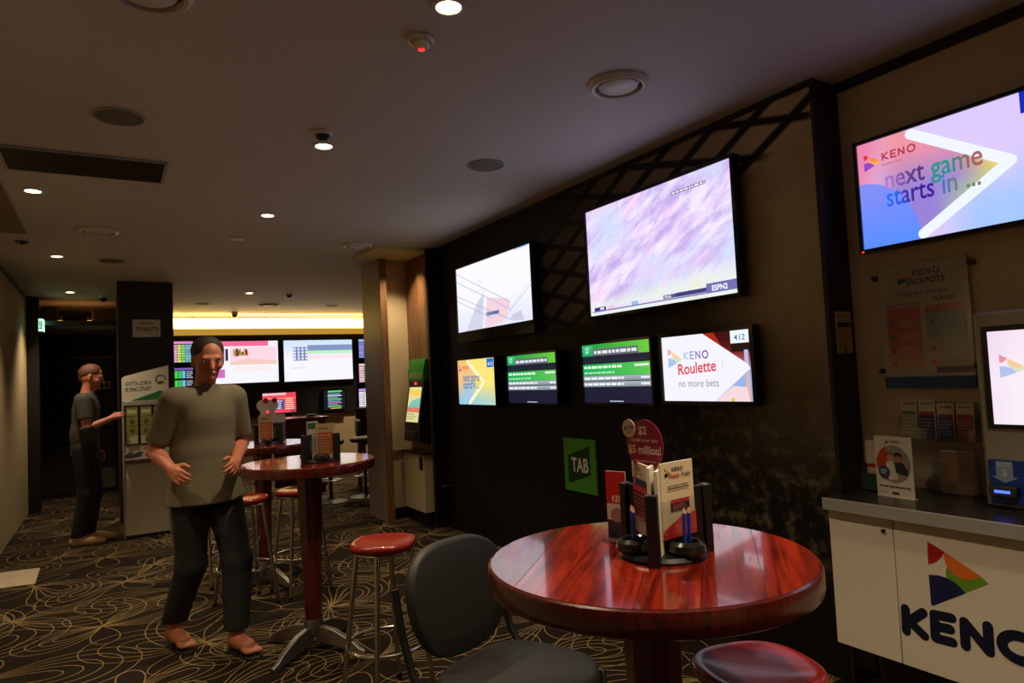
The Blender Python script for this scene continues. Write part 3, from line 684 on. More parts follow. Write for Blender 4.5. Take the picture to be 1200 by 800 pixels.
fsx('wall_screen', 'large far wall screen, nearly white, beside the pink racing one', 2.70, 3.97, 1.54, 2.29, art_white)
fsx('wall_screen', 'small upper left far wall screen with coloured columns beside the dark column', .90, 1.205, 1.94, 2.30, art_table([(230, 150, 200), (200, 210, 60), (110, 200, 60), (90, 170, 200), (110, 190, 230)], (220, 130, 200), 3))
fsx('wall_screen', 'small far wall screen with green tables beside the dark column', .905, 1.20, 1.49, 1.85, art_two)
fsx('wall_screen', 'lowest small far wall screen beside the dark column, lilac header', .905, 1.19, 1.06, 1.37, art_table([(60, 50, 90), (90, 80, 120), (60, 50, 80)], (170, 110, 220), 4, (20, 18, 30)))
fsx('wall_screen', 'far wall screen with a pale grid and a green block under the racing screen', 1.48, 1.99, 1.06, 1.37, art_table([(200, 190, 196), (206, 196, 202), (190, 182, 190), (120, 200, 140)], (190, 170, 180), 6, (120, 110, 118)))
fsx('wall_screen', 'red far wall screen with a dark results table', 2.31, 2.89, .985, 1.345, art_red)
fsx('wall_screen', 'dark far wall screen with bright green lines under the white one', 3.40, 3.80, .985, 1.34, art_night)
fsx('wall_screen', 'top small far wall screen at the edge of the stub wall', 4.10, 4.40, 1.93, 2.29, art_table([(120, 130, 220), (150, 160, 235), (100, 110, 190)], (160, 190, 240), 7))
fsx('wall_screen', 'middle small far wall screen with green columns at the edge of the stub wall', 4.09, 4.39, 1.46, 1.82, art_table([(236, 170, 190), (60, 190, 60), (230, 220, 160)], (240, 190, 210), 8))
fsx('wall_screen', 'bottom small far wall screen with a pale list at the edge of the stub wall', 4.07, 4.37, .99, 1.34, art_table([(220, 210, 236), (236, 230, 190), (190, 200, 236)], (190, 150, 230), 9))

# ================================================================== FURNITURE
def circle_strip(R, x0, x1, n=14):
    """outline of the slice of a disc between two parallel chords"""
    x0 = max(-R, x0); x1 = min(R, x1); top = []; bot = []
    for k in range(n + 1):
        x = x0 + (x1 - x0) * k / n; y = math.sqrt(max(0, R * R - x * x)); top.append((x, y)); bot.append((x, -y))
    pts = bot + top[::-1]; out = []
    for q in pts:
        if not out or (abs(q[0] - out[-1][0]) + abs(q[1] - out[-1][1])) > 1e-5: out.append(q)
    if abs(out[0][0] - out[-1][0]) + abs(out[0][1] - out[-1][1]) < 1e-5: out.pop()
    return out
def make_table(label, loc, rz, R=.365, ht=1.03):
    t = thing('bar_table', label, 'table', loc, rz, 'round red bar tables')
    top = MB().lathe([(R * .72, ht - .058), (R - .012, ht - .056), (R - .002, ht - .05), (R, ht - .04), (R, ht - .012), (R - .003, ht - .004), (R - .010, ht - .0005), (R - .016, ht - .004)], 72).build('table_top', MAHOG, t)
    ed = [-R, -.235, -.12, -.005, .125, .24, R]
    for a, b in zip(ed, ed[1:]):
        pl = [(y, x) for (x, y) in circle_strip(R - .009, max(a, -(R - .009)) + .0006, min(b, R - .009) - .0006)]
        MB().prism(pl, ht - .006, ht, 'z').build('board', BOARD, top, smooth=0)
    # tapering turned leg with flat facets, collar, four-armed base
    MB().lathe([(.070, ht - .058), (.068, ht - .1), (.046, .16), (.044, .13)], 10).build('leg', MAHOG, t, smooth=10)
    MB().lathe([(.16, ht - .070), (.16, ht - .057), (.02, ht - .057)], 32).build('mounting_plate', BLACKPAINT, t)
    MB().lathe([(.050, .085), (.052, .14), (.046, .165), (.03, .168)], 20).build('collar', ALU, t)
    for k in range(4):
        m = Matrix.Rotation(k * PI / 2 + .3, 4, 'Z'); mb = MB()
        prof = [(.03, .045, .13, .030), (.14, .040, .115, .030), (.26, .016, .065, .026), (.30, .002, .035, .022), (.335, .0, .022, .016)]
        vs = []
        for (r, z0, z1, hw) in prof: vs += [m @ Vector((r, -hw, z0)), m @ Vector((r, hw, z0)), m @ Vector((r, hw * .55, z1)), m @ Vector((r, -hw * .55, z1))]
        fs = [(3, 2, 1, 0)] + [tuple(4 * (len(prof) - 1) + j for j in range(4))]
        for i in range(len(prof) - 1):
            for j in range(4): fs.append((4 * i + j, 4 * i + (j + 1) % 4, 4 * i + 4 + (j + 1) % 4, 4 * i + 4 + j))
        mb.raw(vs, fs); mb.build('base_foot', ALU, t, bevel=.004)
    return t
tb = make_table('round red bar table in the foreground carrying the leaflet caddy and magenta sign', (1.04, 1.19, 0), .75)
tb1 = dup(tb, (.945, 3.88, 0), .35, 'round red bar table in the middle of the room beside the walking person')
tb2 = dup(tb, (.97, 5.38, 0), .1, 'farthest round red bar table, behind the walking person')

def make_stool(label, loc, rz, ht=.72):
    t = thing('bar_stool', label, 'stool', loc, rz, 'red bar stools')
    # dished rounded-square seat
    mb = MB(); n = 40; prof = [(.02, ht - .042), (.128, ht - .044), (.148, ht - .034), (.155, ht - .018), (.150, ht - .004), (.138, ht), (.124, ht - .004), (.07, ht - .013), (.001, ht - .015)]
    vs = []
    for (r, z) in prof:
        for k in range(n):
            a = 2 * PI * k / n; q = r * (1 + .045 * math.cos(4 * a)); vs.append((q * math.cos(a), q * math.sin(a), z))
    fs = [(i * n + k, i * n + (k + 1) % n, (i + 1) * n + (k + 1) % n, (i + 1) * n + k) for i in range(len(prof) - 1) for k in range(n)] + [tuple(range(n))[::-1], tuple(range((len(prof) - 1) * n, len(prof) * n))]
    mb.raw(vs, fs); mb.build('seat', REDSEAT, t, smooth=60)
    for k in range(4):
        a = PI / 4 + k * PI / 2; c, s_ = math.cos(a), math.sin(a)
        lg = MB().cyl((c * .125, s_ * .125, ht - .045), (c * .215, s_ * .215, .012), .0125, n=14).build('leg', CHROME, t)
        MB().cyl((c * .2135, s_ * .2135, .022), (c * .217, s_ * .217, 0), .0145, n=14).build('foot_cap', BLACKPL, lg)
    MB().tube([(.182 * math.cos(2 * PI * k / 40), .182 * math.sin(2 * PI * k / 40), .255) for k in range(40)], .009, 10, True).build('foot_ring', CHROME, t)
    MB().tube([(.125 * math.cos(2 * PI * k / 32), .125 * math.sin(2 * PI * k / 32), ht - .05) for k in range(32)], .008, 8, True).build('seat_ring', CHROME, t)
    return t
s0 = make_stool('red stool under the foreground table at the bottom right, only its seat showing', (1.345, 1.165, 0), .5)
dup(s0, (1.075, 3.06, 0), .2, 'red stool with chrome legs standing alone behind the black chair')
dup(s0, (.76, 4.92, 0), .25, 'red stool nearest behind the walking person, between two bar tables')
dup(s0, (1.14, 5.0, 0), .22, 'red stool half hidden behind the leg of the middle bar table')
dup(s0, (.58, 5.66, 0), .9, 'red stool at the farthest bar table right behind the walking person')

# black visitor chair
def make_chair(loc, rz):
    t = thing('visitor_chair', 'black upholstered chair with a tubular frame beside the foreground table', 'chair', loc, rz)
    # local frame: the sitter faces -y; seat centre at the origin
    def pad(wd, dp, th, rad, crown, n=44):
        """rounded pad; outline superellipse, crowned top"""
        mb = MB(); rings = [(.90, -th / 2), (.985, -th * .38), (1.0, 0.0), (.985, th * .36), (.93, th * .5)]; vs = []
        def sp(a, k):
            c, s_ = math.cos(a), math.sin(a); e = 2 / rad
            return (wd / 2 * k * math.copysign(abs(c) ** e, c), dp / 2 * k * math.copysign(abs(s_) ** e, s_))
        for (k, z) in rings + [(.6, th * .5 + crown * .7), (.25, th * .5 + crown), (.02, th * .5 + crown)]:
            for i in range(n):
                x, y = sp(2 * PI * i / n, k); vs.append((x, y, z))
        m = len(rings) + 3
        fs = [(i * n + k, i * n + (k + 1) % n, (i + 1) * n + (k + 1) % n, (i + 1) * n + k) for i in range(m - 1) for k in range(n)] + [tuple(range(n))[::-1], tuple(range((m - 1) * n, m * n))]
        mb.raw(vs, fs); return mb
    s_ = pad(.49, .46, .055, 3.6, .012)
    s_.v = [(x * (1 - .10 * (y > 0) * y / .22), y, z + .455 - .03 * max(0, -y - .12) / .1 * .5) for (x, y, z) in s_.v]; s_.build('seat', VINYL, t, smooth=70)
    b = pad(.48, .38, .045, 3.0, .010)
    out = []
    for (x, y, z) in b.v:         # stand the pad up: its y becomes height, taper towards the bottom, lean and curve it
        h = y; k = 1 - .16 * max(0, -h) / .19; cx = x * k
        yy = .245 + .17 * (h) - z + .35 * cx * cx * -1.0 + .02
        out.append((cx, yy, .685 + h))
    b.v = out; b.build('backrest', VINYL, t, smooth=70)
    for sx in (-1, 1):
        MB().tube([(sx * .25, -.215, 0), (sx * .25, -.19, .22), (sx * .25, -.17, .425), (sx * .25, -.13, .435), (sx * .25, .16, .435), (sx * .25, .20, .425), (sx * .25, .24, .22), (sx * .25, .26, 0)], .012, 10).build('leg_frame', BLACKPL, t, smooth=50)
        MB().tube([(sx * .25, .185, .43), (sx * .252, .235, .50), (sx * .253, .275, .62), (sx * .253, .305, .76)], .0135, 10).build('back_post', BLACKPL, t, smooth=50)
        for (yy, nm) in ((-.217, 'glide'), (.262, 'glide')):
            MB().cyl((sx * .25, yy, .02), (sx * .25, yy, 0), .016).build(nm, BLACKPL, t)
    MB().cyl((-.25, .175, .433), (.25, .175, .433), .011).cyl((-.25, -.15, .433), (.25, -.15, .433), .011).build('cross_bar', BLACKPL, t)
    return t
make_chair((1.14, 1.98, 0), 0.36)

# far room: mahogany cabinet, pedestal stools, high-backed chair
t = thing('service_cabinet', 'low mahogany cabinet in the far room behind the bar tables', 'cabinet', (2.25, 9.6, 0), 0)
MB().box(-.30, .28, -.25, .25, .08, .98).build('body', MAHOG, t, bevel=.004)
MB().box(-.33, .31, -.28, .28, .98, 1.02).build('top', MAHOG, t, bevel=.006)
MB().box(-.28, .26, -.22, .22, 0, .08).build('plinth', BLACKPAINT, t)
for sx in (-1, 1):
    dd = MB().box(-.145 + sx * .145 - .13, -.145 + sx * .145 + .14, -.262, -.25, .12, .94).build('door', MAHOG, t, bevel=.003)
    MB().cyl((-.01 - .14 * (1 - sx) / 2 * .0 + sx * .03, -.275, .56), (-.01 + sx * .03, -.275, .66), .006).build('handle', CHROME, dd)
def pedestal_stool(label, loc):
    t = thing('pedestal_stool', label, 'stool', loc, 0, 'black pedestal stools in the far room')
    MB().lathe([(.20, 0), (.20, .008), (.05, .03), (.026, .06), (.026, .07)], 28).build('base', BLACKPL, t)
    MB().cyl((0, 0, .05), (0, 0, .70), .022, n=16).build('pole', BLACKPL, t)
    MB().tube([(.135 * math.cos(2 * PI * k / 28), .135 * math.sin(2 * PI * k / 28), .27) for k in range(28)], .01, 8, True).cyl((-.13, 0, .27), (.13, 0, .27), .007).build('foot_ring', CHROME, t)
    MB().lathe([(.02, .70), (.16, .70), (.178, .72), (.178, .745), (.16, .76), (.001, .765)], 28).build('seat', VINYL, t)
pedestal_stool('black pedestal stool seen under the edge of the middle bar table', (2.32, 8.45, 0))
pedestal_stool('black pedestal stool beside the stub wall in the far room', (2.78, 8.5, 0))
t = thing('high_backed_chair', 'black armchair with a mahogany top rail beside the stub wall', 'chair', (3.15, 9.1, 0), -.25)
MB().box(-.26, .26, -.25, .25, .62, .72).build('seat', VINYL, t, bevel=.02)
MB().box(-.26, .26, .21, .27, .66, 1.06).build('backrest', VINYL, t, bevel=.02)
MB().box(-.27, -.21, -.25, .26, .72, .95).build('armrest', VINYL, t, bevel=.02)
MB().box(.21, .27, -.25, .26, .72, .95).build('armrest', VINYL, t, bevel=.02)
MB().box(-.28, .28, .195, .285, 1.06, 1.10).build('top_rail', MAHOG, t, bevel=.008)
for sx in (-1, 1):
    for sy in (-1, 1): MB().cyl((sx * .22, sy * .21, .63), (sx * .24, sy * .23, 0), .022, .016).build('leg', MAHOG, t)

# ================================================================== THE COUNTER AND WHAT STANDS ON IT
CX = 2.55
t = thing('keno_counter', 'white wall counter with a big keno sign on its front', 'counter', (CX, 1.80, .285), FX)
# local: x runs towards the camera side (world -y), y into the wall, z up from the underside
MB().box(0, 2.4, .0, .465, .55, .595).build('worktop', DARKTOP, t, bevel=.003)
MB().box(-.002, 2.4, -.012, .0, .548, .597).build('front_edge', GREYEDGE, t, bevel=.002)
MB().box(.015, 2.4, .05, .46, .0, .55).build('carcass', WHITELAM, t, smooth=0)
dl = MB().box(.002, .268, .022, .048, .0, .546).build('door', WHITELAM, t, bevel=.0015)
MB().cyl((.235, .012, .495), (.235, .024, .495), .007).build('lock', BLACKPL, dl)
pn = MB().box(.272, 2.4, .022, .048, .0, .546).build('front_panel', WHITELAM, t, bevel=.0015)
MB().box(.02, 2.4, .28, .46, -.284, -.001).build('plinth', BLACKPAINT, t)
# sign on the panel: measured on the plane of the panel
def on_panel(px, py, X):
    r = CAMR @ np.array([px - 600, -(py - 400), -FPX]); q = CAMP + r * (X / r[0]); return float(1.80 - q[1]), float(q[2] - .285)
XP = CX + .022
p = Panel(-.0215, .0001)
def pts(l): return [on_panel(900 + a / 3.3333, 560 + b / 3.3333, XP) for (a, b) in l]
p.poly(pts([(622, 247), (626, 337), (645, 333), (664, 322), (680, 306), (690, 288)]), (176, 24, 34))
p.poly(pts([(690, 288), (688, 315), (700, 345), (722, 372), (752, 392), (790, 397), (815, 392), (832, 384)]), (226, 112, 38))
p.poly(pts([(700, 345), (694, 368), (697, 385), (715, 400), (740, 422), (770, 449), (862, 413), (832, 384), (815, 392), (790, 397), (752, 392), (722, 372)]), (108, 150, 36))
p.poly(pts([(628, 377), (638, 494), (646, 498), (772, 450), (752, 426), (728, 405), (700, 390), (665, 379)]), (22, 28, 74))
WD = .034
K1 = pts([(537, 509), (541, 597)]); p.stroke(K1, WD, (10, 20, 46))
p.stroke(pts([(606, 525), (553, 559), (612, 616)]), WD, (10, 20, 46))
p.stroke(pts([(717, 546), (650, 532), (655, 624), (722, 641)]), WD, (10, 20, 46)); p.stroke(pts([(653, 577), (712, 590)]), WD, (10, 20, 46))
p.stroke(pts([(773, 655), (768, 561), (866, 679), (859, 578)]), WD, (10, 20, 46))
oc = pts([(985, 655)])[0]; orr = (pts([(985, 608)])[0][1] - oc[1]); ow = abs(pts([(915, 645)])[0][0] - oc[0])
p.stroke([(oc[0] + ow * math.cos(2 * PI * k / 32), oc[1] - .008 + orr * math.sin(2 * PI * k / 32)) for k in range(32)], WD, (10, 20, 46), True)
p.build('sign_print', pn, PRINT)

# leaflet stand: white card with a round picture, leaning back on an easel foot
t = thing('leaflet_stand', 'white card with a round photograph standing on the counter', 'display card', (2.74, 1.605, .882), FX - .12)
bk = MB().box(-.082, .082, 0, .003, 0, .245).build('card', PAPER, t)
p = Panel(.0005, .00015); p.rect(-.082, 0, .082, .245, (226, 218, 198))
p.logo(-.03, .214, .018); p.keno(-.008, .219, .010, (40, 40, 60))
p.disc(0, .135, .075, (150, 142, 130), 40)
p.poly([(.075 * math.cos(math.radians(a)), .135 + .075 * math.sin(math.radians(a))) for a in range(118, 262, 8)] + [(-.03, .10), (-.02, .17)], (190, 66, 40))
p.disc(-.012, .160, .017, (196, 150, 116), 16); p.poly([(-.03, .163), (-.027, .18), (-.01, .183), (.004, .178), (.004, .168), (-.012, .172)], (140, 96, 50))
p.disc(.024, .158, .017, (170, 122, 92), 16); p.poly([(.004, .164), (.01, .18), (.03, .182), (.042, .172), (.04, .162), (.026, .170)], (38, 30, 26))
p.poly([(-.03, .142), (.0, .146), (.012, .10), (.02, .075), (-.02, .066), (-.036, .09)], (224, 216, 200)); p.poly([(.008, .142), (.044, .142), (.066, .11), (.06, .09), (.012, .10)], (36, 44, 60))
p.disc(-.042, .098, .026, (40, 60, 120), 24); p.lines(-.056, .09, -.028, .112, 3, (220, 225, 240), .5, 3)
p.lines(-.068, .037, .07, .046, 1, (60, 60, 60), .6, 5, 0); p.rect(-.012, .012, .018, .020, (30, 30, 30)); p.lines(-.075, .013, -.03, .02, 2, (150, 145, 135), .5, 2)
p.build('print', bk, PRINT)
MB().prism([(.003, .0), (.07, .0), (.003, .15)], -.004, .004, 'x').build('easel_foot', PAPER, t)
MB().box(-.082, .082, -.004, .02, -.002, .0).build('foot', PAPER, t)

# green box with leaflets
t = thing('leaflet_box', 'green betting leaflet box beside the dark pillar on the counter', 'box', (2.80, 1.70, .88), FX)
MB().box(-.085, .075, .0, .09, 0, .006).box(-.085, .075, .0, .004, 0, .075).box(-.085, .075, .086, .09, 0, .16).box(-.085, -.081, .004, .086, 0, .12).box(.071, .075, .004, .086, 0, .12).build('tray', M('dark_green_card', (10, 62, 40), .5), t)
p = Panel(.0005); p.poly([(-.015, .02), (.022, .022), (.022, .052), (-.015, .048)], (206, 214, 200)); p.text('TAB', .0035, .028, .016, (16, 60, 40), 'c', .03, slope=.05); p.build('print', t, PRINT)
def leaflet(name, label, loc, rz, wd, ht, th, draw=None, lean=0.0, group=None, cat='leaflet', body=None):
    o = MB().box(-wd / 2, wd / 2, 0, th, 0, ht).build(name, body or PAPER, smooth=0); o.location = loc; o.rotation_euler = (-lean, 0, rz); tag(o, label, cat, group)
    if draw:
        p = Panel(.0003, .00012); draw(p, wd, ht)
        p.mb.v = [(a - wd / 2, b, c) for (a, b, c) in p.mb.v]; p.build('print', o, PRINT)
    return o
def dr_band(c):
    def f(p, w_, h_): p.rect(0, 0, w_, h_, (214, 200, 170)); p.rect(0, h_ * .44, w_, h_ * .52, c); p.lines(w_ * .1, h_ * .1, w_ * .9, h_ * .36, 3, (170, 150, 125), .4, 2)
    return f
leaflet('betting_leaflet', 'cream leaflet with a red stripe in the green leaflet box', (2.835, 1.745, .888), FX, .072, .205, .03, dr_band((176, 40, 44)), group='leaflets in the green box')
leaflet('betting_leaflet', 'grey leaflet with a purple stripe in the green leaflet box', (2.835, 1.664, .888), FX, .07, .175, .03, dr_band((110, 80, 140)), group='leaflets in the green box')

# poster in a clear wall holder
t = thing('jackpot_poster', 'keno jackpots poster in a clear holder on the wall above the counter', 'poster', (3.0, 1.578, 1.31), FX)
bd = MB().box(-.185, .185, .0, .004, .055, .545).build('sheet', PAPER, t, smooth=0)
p = Panel(.0004, .00012); p.rect(-.185, .055, .185, .545, (196, 184, 158))
p.logo(-.10, .455, .062); p.keno(-.035, .487, .028, (20, 22, 38)); p.text('JACKPOTS', -.062, .452, .034, (20, 30, 44), bold=.03, width=.16); p.text('What you can win', 0, .404, .030, (40, 36, 36), 'c', .008, width=.21)
p.text('MEGA MILLIONS', -.084, .362, .018, (150, 50, 60), 'c', .02, width=.14); p.text('CLASSIC', .09, .372, .022, (40, 70, 90), 'c', .02, width=.10)
p.grad(-.158, .085, -.012, .355, lambda a, b: mixc((214, 150, 100), (196, 60, 70), sm(.1, .45, b)), 2, 10); p.rect(.0 + .008, .325, .165, .355, (190, 40, 40)); p.grad(.008, .098, .165, .325, lambda a, b: mixc((196, 180, 156), (104, 138, 140), sm(.2, .75, b)), 2, 10)
for k, c in enumerate(((30, 44, 60), (90, 110, 90), (120, 20, 50), (200, 90, 40))):
    p.disc(-.134, .285 - .058 * k, .011, c, 16); p.disc(.034, .285 - .058 * k, .011, ((26, 60, 80), (130, 150, 60), (150, 30, 60), (196, 80, 60))[k], 16)
    p.lines(-.112, .268 - .058 * k, -.02, .302 - .058 * k, 3, (226, 170, 150), .35, k); p.lines(.055, .268 - .058 * k, .155, .302 - .058 * k, 3, (150, 166, 160), .35, k + 7)
p.rect(.04, .066, .185, .092, (24, 34, 80)); p.build('print', bd, PRINT)
MB().box(-.185, .185, -.003, .006, .0, .053).build('footer_strip', M('blue_card', (26, 72, 130), .5), t)
MB().box(-.19, .19, -.008, -.005, .05, .55).build('holder', ACRYLIC, t)
for (x, z) in ((-.20, .50), (.20, .51), (-.195, .08), (.195, .09)): MB().cyl((x, .018, z), (x, -.012, z), .012, n=16).build('standoff', M('dark_steel', (60, 56, 54), .4, .8), t)

# acrylic leaflet racks on the wall
t = thing('wall_leaflet_rack', 'clear wall rack with a row of four leaflet pockets under the poster', 'rack', (2.99, 1.545, 1.095), FX)
MB().box(-.15, .15, .015, .018, 0, .16).box(-.15, .15, -.035, .018, -.003, 0).box(-.15, .15, -.037, -.035, 0, .05).build('tray', ACRYLIC, t)
for k in range(5): MB().box(-.15 + .0745 * k, -.148 + .0745 * k, -.035, .015, 0, .10).build('divider', ACRYLIC, t)
def dr_leaf(c1, c2):
    def f(p, w_, h_):
        p.rect(0, 0, w_, h_, (206, 196, 172)); p.logo(w_ * .18, h_ * .86, h_ * .09); p.keno(w_ * .36, h_ * .88, h_ * .055, (40, 40, 50)); p.rect(w_ * .06, 0, w_ * .94, h_ * .62, c2); p.rect(w_ * .06, h_ * .62, w_ * .94, h_ * .70, c1); p.lines(w_ * .14, h_ * .1, w_ * .86, h_ * .55, 5, mixc(c2, (230, 225, 215), .5), .35, 4)
    return f
for k, (c1, c2, nm) in enumerate((((90, 130, 60), (150, 160, 110), 'pale green'), ((176, 40, 46), (40, 52, 90), 'red and navy'), ((150, 44, 50), (50, 62, 110), 'red and blue'), ((160, 40, 40), (150, 60, 60), 'plain red'))):
    leaflet('keno_leaflet', nm + ' leaflet in the clear wall rack, ' + ('leftmost', 'second', 'third', 'rightmost')[k] + ' pocket', (2.975, 1.545 + .1125 - .0745 * k, 1.0985), FX, .066, .165 if k < 2 else .15, .004, dr_leaf(c1, c2), group='leaflets in the wall rack')
t = thing('counter_leaflet_rack', 'clear leaflet rack at the back of the counter beside the payment terminal', 'rack', (2.93, 1.46, .882), FX)
MB().box(-.075, .075, .03, .034, 0, .19).box(-.075, .075, -.04, -.037, 0, .13).box(-.075, -.072, -.04, .03, 0, .16).box(.072, .075, -.04, .03, 0, .16).box(-.075, .075, -.04, .034, -.001, .002).build('tray', ACRYLIC, t)
leaflet('counter_leaflet', 'brown leaflet in the clear rack on the counter', (2.935, 1.46, .886), FX, .13, .17, .02, lambda p, w_, h_: (p.rect(0, 0, w_, h_, (150, 120, 90)), p.disc(w_ * .5, h_ * .45, w_ * .3, (176, 130, 84), 20)))

# self-service terminal at the right edge
t = thing('payment_terminal', 'grey self-service keno terminal with a lit screen on the counter', 'terminal', (2.80, 1.30, .882), FX)
MB().box(0, .46, .0, .20, 0, .72).build('body', M('terminal_shell', (158, 150, 134), .45), t, bevel=.012)
MB().box(.03, .44, -.008, .0, .29, .665).build('screen_bezel', BLACKPL, t, bevel=.003)
p = Panel(.009, .0002); p.grad(.052, .305, .42, .645, lambda a, b: mixc((246, 236, 244), (236, 214, 236), sm(.5, 1, b) * .5 + sm(.3, 0, a) * .5)); p.logo(.085, .475, .085, ((236, 140, 160), (244, 200, 150), (220, 220, 190), (176, 190, 236))); p.keno(.19, .50, .03, (150, 140, 180)); p.build('display', t, SCREEN)
MB().box(.02, .44, -.01, .002, .015, .175).build('cash_panel', M('blue_terminal_panel', (18, 62, 150), .35), t, bevel=.003)
p = Panel(.0105, .0002); p.poly([(.045, .17), (.10, .17), (.10, .115), (.118, .115), (.072, .092), (.028, .115), (.045, .115)], (150, 170, 205)); p.text('$', .072, .118, .036, (206, 216, 236), 'c', .02); p.lines(.05, .150, .095, .168, 2, (220, 228, 244), .5, 4, .2); p.rect(.135, .015, .44, .175, (16, 14, 16)); p.build('panel_print', t, PRINT)
MB().box(.03, .12, -.045, -.01, .045, .085).build('note_slot', M('dark_chrome', (90, 88, 84), .3, .9), t, bevel=.004)
MB().box(.05, .10, -.047, -.044, .060, .070).build('slot_light', ME('blue_slot_light', (60, 90, 255), 3.0), t)
# sticker on the pillar
leaflet('notice_card', 'narrow keno notice card stuck on the dark pillar', (2.935, 1.9065, 1.48), 0, .118, .195, .001, lambda p, w_, h_: (p.rect(0, 0, w_, h_, (196, 176, 130)), p.logo(w_ * .2, h_ * .84, h_ * .09), p.keno(w_ * .36, h_ * .865, h_ * .045, (40, 36, 30)), p.rect(w_ * .08, h_ * .62, w_ * .92, h_ * .74, (46, 50, 60)), p.lines(w_ * .1, h_ * .12, w_ * .9, h_ * .58, 8, (120, 104, 76), .4, 3), p.disc(w_ * .5, h_ * .06, w_ * .1, (60, 70, 80), 12)), cat='notice')

# green TAB sign on the mural
t = thing('betting_sign', 'green TAB sign low on the mural wall', 'sign', (RX - .02, 3.885, .61), FX)
bd = MB().box(-.19, .185, .0, .018, 0, .375).build('board', M('green_sign_board', (78, 150, 44), .4), t, bevel=.002)
p = Panel(.0006); p.poly([(-.14, .05), (.12, .13), (.12, .33), (-.14, .25)], (6, 62, 34)); p.text('TAB', .0, .145, .135, (226, 226, 214), 'c', .03, width=.20); p.build('print', bd, PRINT)

# betting terminal and cabinet in the recess
t = thing('betting_terminal', 'slim green-topped betting terminal on the timber wall of the recess', 'terminal', (2.765, 6.53, .80), FX)
MB().prism([(.0, .0), (-.13, .03), (-.12, .22), (-.055, .60), (-.055, .74), (-.03, .86), (.0, .86)], -.20, .20, 'x').build('body', BLACKPL, t, bevel=.005)
MB().prism([(-.058, .64), (-.058, .745), (-.03, .868), (.0, .868), (.0, .64)], -.205, .205, 'x').build('header', M('green_terminal_head', (36, 140, 40), .4), t, bevel=.004)
g = MB().box(-.17, .17, -.003, .0, 0, .38); sl = math.atan2(.065, .38)
o = Panel(.002, .0004); o.rect(-.16, 0, .16, .36, (222, 214, 150)); o.rect(-.16, .10, .16, .15, (214, 120, 90)); o.poly([(-.16, .15), (.16, .15), (.16, .25), (-.05, .22)], (120, 190, 180)); o.rect(-.16, .27, .16, .33, (240, 200, 90)); o.lines(-.14, .02, .14, .09, 3, (150, 150, 110), .5, 2)
so = o.build('display', t, SCREEN); so.location = (0, -.118, .225); so.rotation_euler = (-sl, 0, 0)
o = Panel(.002, .0004)
for k in range(5): o.poly([(-.17 + .07 * k, .02), (-.145 + .07 * k, .02), (-.115 + .07 * k, .09), (-.14 + .07 * k, .09)], (220, 236, 190))
so = o.build('header_print', t, PRINT); so.location = (0, -.060, .645)
MB().box(-.015, .015, -.064, -.058, .605, .63).build('indicator', ME('terminal_red', (255, 40, 60), 4), t)
MB().box(-.14, .14, -.15, -.11, .08, .13).build('ticket_slot', M('dark_chrome', (90, 88, 84), .3, .9), t, bevel=.003)
t = thing('recess_cabinet', 'cream cabinet with a dark top under the betting terminal', 'cabinet', (2.66, 6.815, .13), FX)
MB().box(.0, .52, .0, .10, .0, .57).build('body', M('cream_cabinet', (206, 188, 150), .5, var=.04), t, bevel=.003)
MB().box(-.01, .55, -.03, .10, .575, .60).build('top', DARKTOP, t, bevel=.003)
MB().box(.42, .50, -.006, .0, .42, .55).build('control_plate', BLACKPL, t)
MB().box(.03, .49, .03, .10, -.13, .0).build('plinth', BLACKPAINT, t)

# ================================================================== SMALL THINGS
# caddy on the foreground table: three radial plates on a round foot, leaflets in the sectors, pencil wells
def make_caddy(label, loc, rz):
    t = thing('leaflet_caddy', label, 'caddy', loc, rz, 'black table caddies')
    MB().lathe([(.098, .0), (.100, .006), (.094, .014), (.02, .016)], 40).build('base', BLACKPL, t)
    for k in range(3):
        m = Matrix.Rotation(2 * PI * k / 3, 4, 'Z')
        MB().box(.012, .108, -.0035, .0035, .012, .15, mat=m).box(.098, .116, -.013, .013, .0, .152, mat=m).build('divider', BLACKPL, t, bevel=.002)
        a = 2 * PI * k / 3 + PI / 3; c, s_ = math.cos(a), math.sin(a)
        MB().lathe([(.036, .012), (.043, .022), (.041, .036), (.031, .043), (.026, .040), (.024, .02)], 28, (c * .066, s_ * .066, .0)).build('pencil_well', M('smoky_gloss_plastic', (34, 30, 24), .16), t)
        m2 = Matrix.Rotation(a + PI / 2, 4, 'Z')
        MB().box(-.060, .060, -.050, -.048, .046, .13, mat=m2).build('pocket_front', ACRYLIC, t)
    MB().cyl((0, 0, .014), (0, 0, .15), .014, n=12).build('core', BLACKPL, t)
    return t
CP = (1.07, 1.17, 1.03); CA = math.radians(217)
c0 = make_caddy('black leaflet caddy with pencils on the foreground table', CP, CA)
def in_sector(k, r, side=0.0, dz=.046):
    """position and turn of a card standing in sector k, facing outwards"""
    a = CA + 2 * PI * k / 3 + PI / 3; c, s_ = math.cos(a), math.sin(a)
    return (CP[0] + c * r - s_ * side, CP[1] + s_ * r + c * side, CP[2] + dz), a + PI / 2
